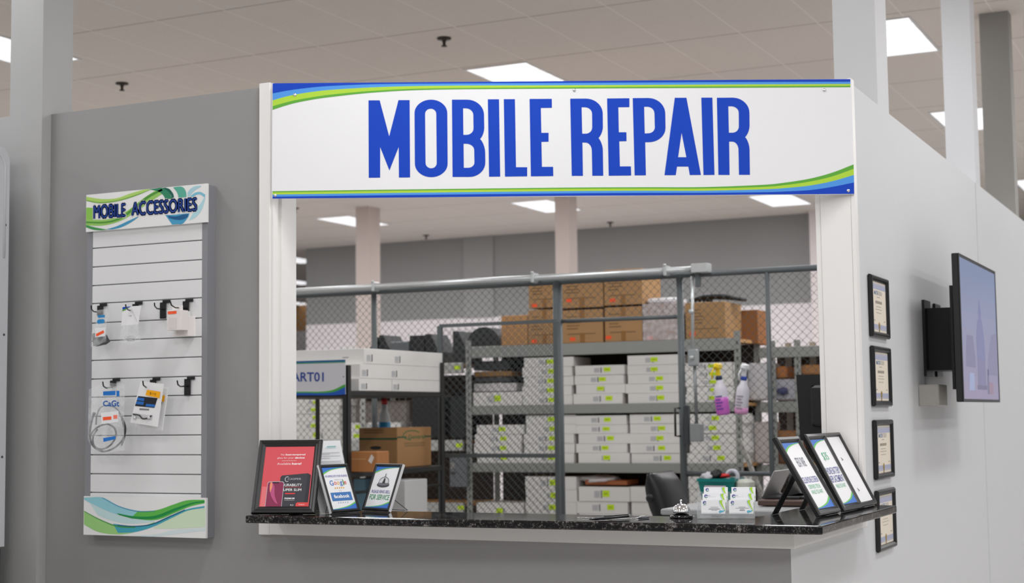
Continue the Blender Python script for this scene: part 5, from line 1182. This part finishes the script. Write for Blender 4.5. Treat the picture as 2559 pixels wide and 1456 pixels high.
# office chair
yc = 8.15; t = thing('office_chair', 'black office chair turned sideways behind the counter, beside the doorway', 'chair', (-3.0, yc, 0))
cp = lambda x, y: on(x, y, 1, yc); LE = mat((26, 26, 28), .35)
mb = MB(); n = 9
L = [cp(1641, 1183), cp(1632, 1215), cp(1640, 1260), cp(1652, 1290), cp(1664, 1330)]; Rg = [cp(1658, 1177), cp(1680, 1200), cp(1696, 1240), cp(1704, 1280), cp(1702, 1330)]
L = smooth([(p[0], p[2]) for p in L], 5); Rg = smooth([(p[0], p[2]) for p in Rg], 5); K = len(L); V = []
for (lx, lz), (rx, rz_) in zip(L, Rg):
    cx, cz, hx, hz = (lx+rx)/2, (lz+rz_)/2, (rx-lx)/2, (rz_-lz)/2
    for k in range(16):
        a = 2*math.pi*k/16; s_ = lambda q: math.copysign(abs(q)**.6, q)
        V.append((cx+hx*s_(math.cos(a)), yc+.19*s_(math.sin(a)), cz+hz*s_(math.cos(a))))
mb.add(V, [(i*16+(k+1) % 16, i*16+k, (i+1)*16+k, (i+1)*16+(k+1) % 16) for i in range(K-1) for k in range(16)]+[tuple(range(16)), tuple(range((K-1)*16+15, (K-1)*16-1, -1))], LE, True); mb.build('backrest', t)
bx, bz = L[-1][0], L[-1][1]
kx, kz = cp(1654, 1240)[0], cp(1654, 1240)[2]
MB().box((bx-.02, yc-.03, .50), (bx+.02, yc+.03, kz), BLACK, .008).lathe([(.02, -.02), (.028, 0), (.024, .02), (.01, .026)], (kx, yc-.17, kz), BLACK, 14, ax=(0, -1, 0)).build('back_support', t)
MB().box((bx-.02, yc-.24, .46), (bx+.46, yc+.24, .54), LE, .03).build('seat', t)
MB().tube([(bx+.22, yc, .10), (bx+.22, yc, .46)], .03, BLACKM, 12).build('column', t)
for k in range(5):
    a = 2*math.pi*k/5; MB().tube([(bx+.22, yc, .11), (bx+.22+.28*math.cos(a), yc+.28*math.sin(a), .065)], [.03, .018], BLACK, 8).lathe([(.028, -.012), (.028, .012)], (bx+.22+.28*math.cos(a), yc+.28*math.sin(a), .028), BLACK, 12, ax=(-math.sin(a), math.cos(a), 0)).build('leg', t)
# teal basket on a low table at the fence
yk = 9.35; a, b = on(1744, 1235, 1, yk), on(1832, 1196, 1, yk); zk = float(on(1790, 1262, 1, yk)[2])
t = thing('side_table', 'low grey table in front of the fence carrying the teal basket', 'table', (a[0], yk, 0))
MB().box((a[0]-.12, yk-.02, zk-.03), (b[0]+.24, yk+.27, zk), mat((176, 172, 168), .5), .004).build('top', t)
for x in (a[0]-.09, b[0]+.21):
    for y in (yk+.02, yk+.24): MB().box((x-.015, y-.015, 0), (x+.015, y+.015, zk-.03), GALV).build('leg', t)
TEAL = mat((0, 126, 122), .4); t = thing('basket', 'teal plastic basket of odds and ends behind the business cards', 'basket', ((a[0]+b[0])/2, yk+.1, zk))
mb = MB(); cx, cy = (a[0]+b[0])/2, yk+.11; w_ = b[0]-a[0]; V = []
for z, s_ in ((zk+.001, .80), (b[2]-.02, 1.0), (b[2]-.02, 1.06), (b[2], 1.06), (b[2], .97), (zk+.006, .77)):
    V += [(cx+sx_*w_/2*s_, cy+sy_*.10*s_, z) for sx_, sy_ in ((-1, -1), (1, -1), (1, 1), (-1, 1))]
mb.add(V, [(3, 2, 1, 0)]+[(i*4+k, i*4+(k+1) % 4, (i+1)*4+(k+1) % 4, (i+1)*4+k) for i in range(5) for k in range(4)]+[(20, 21, 22, 23)], TEAL)
pl = Plane((a[0], cy-.093, zk), (1, 0, 0), (0, 0, 1)); mb.build('tub', t)
mb = MB(); rect(mb, Plane((cx, cy-.1-.004, b[2]), (1, 0, 0), (0, .18, 1)), -w_*.30, -.10, w_*.30, -.045, mat((206, 190, 202), .5), .002); mb.build('label', t)
for dx, dz, r, c, sq, nm, lb in ((-.07, .005, .045, (206, 204, 210), (1.1, .8, .7), 'tape_roll', 'pale roll at the left in the teal basket'), (-.015, .02, .042, (30, 28, 30), (1, 1, .8), 'black_pouch', 'black pouch sticking out of the teal basket'),
                             (.02, .016, .030, (222, 44, 44), (1.9, .7, .42), 'red_tool', 'red handled tool lying on top of the teal basket')):
    p = np.array([cx+dx, cy-.03, b[2]+dz]); mb = MB(); lump(mb, p, r, mat(c, .45), sq); tag(mb.build(nm, origin=tuple(p)), lb, 'tool' if 'tool' in nm else 'pouch' if 'pouch' in nm else 'roll')
p = np.array([cx+.085, cy-.02, b[2]+.012]); mb = MB(); mb.tube([p+np.array([.036*math.cos(q), 0, .036*math.sin(q)]) for q in np.linspace(0, 2*math.pi, 24, endpoint=False)], .014, mat((206, 206, 216), .25), 10, closed=True); tag(mb.build('tape_roll', origin=tuple(p)), 'clear tape roll standing at the right of the teal basket', 'roll')
a, b = on(1836, 1228, 1, yk+.04), on(1870, 1198, 1, yk+.04); o = MB().box((a[0], yk+.04, zk+.001), (b[0], yk+.2, b[2]), mat((206, 208, 196), .5), .02).build('white_tub', origin=(a[0], yk+.04, zk)); tag(o, 'pale tub beside the teal basket', 'tub')
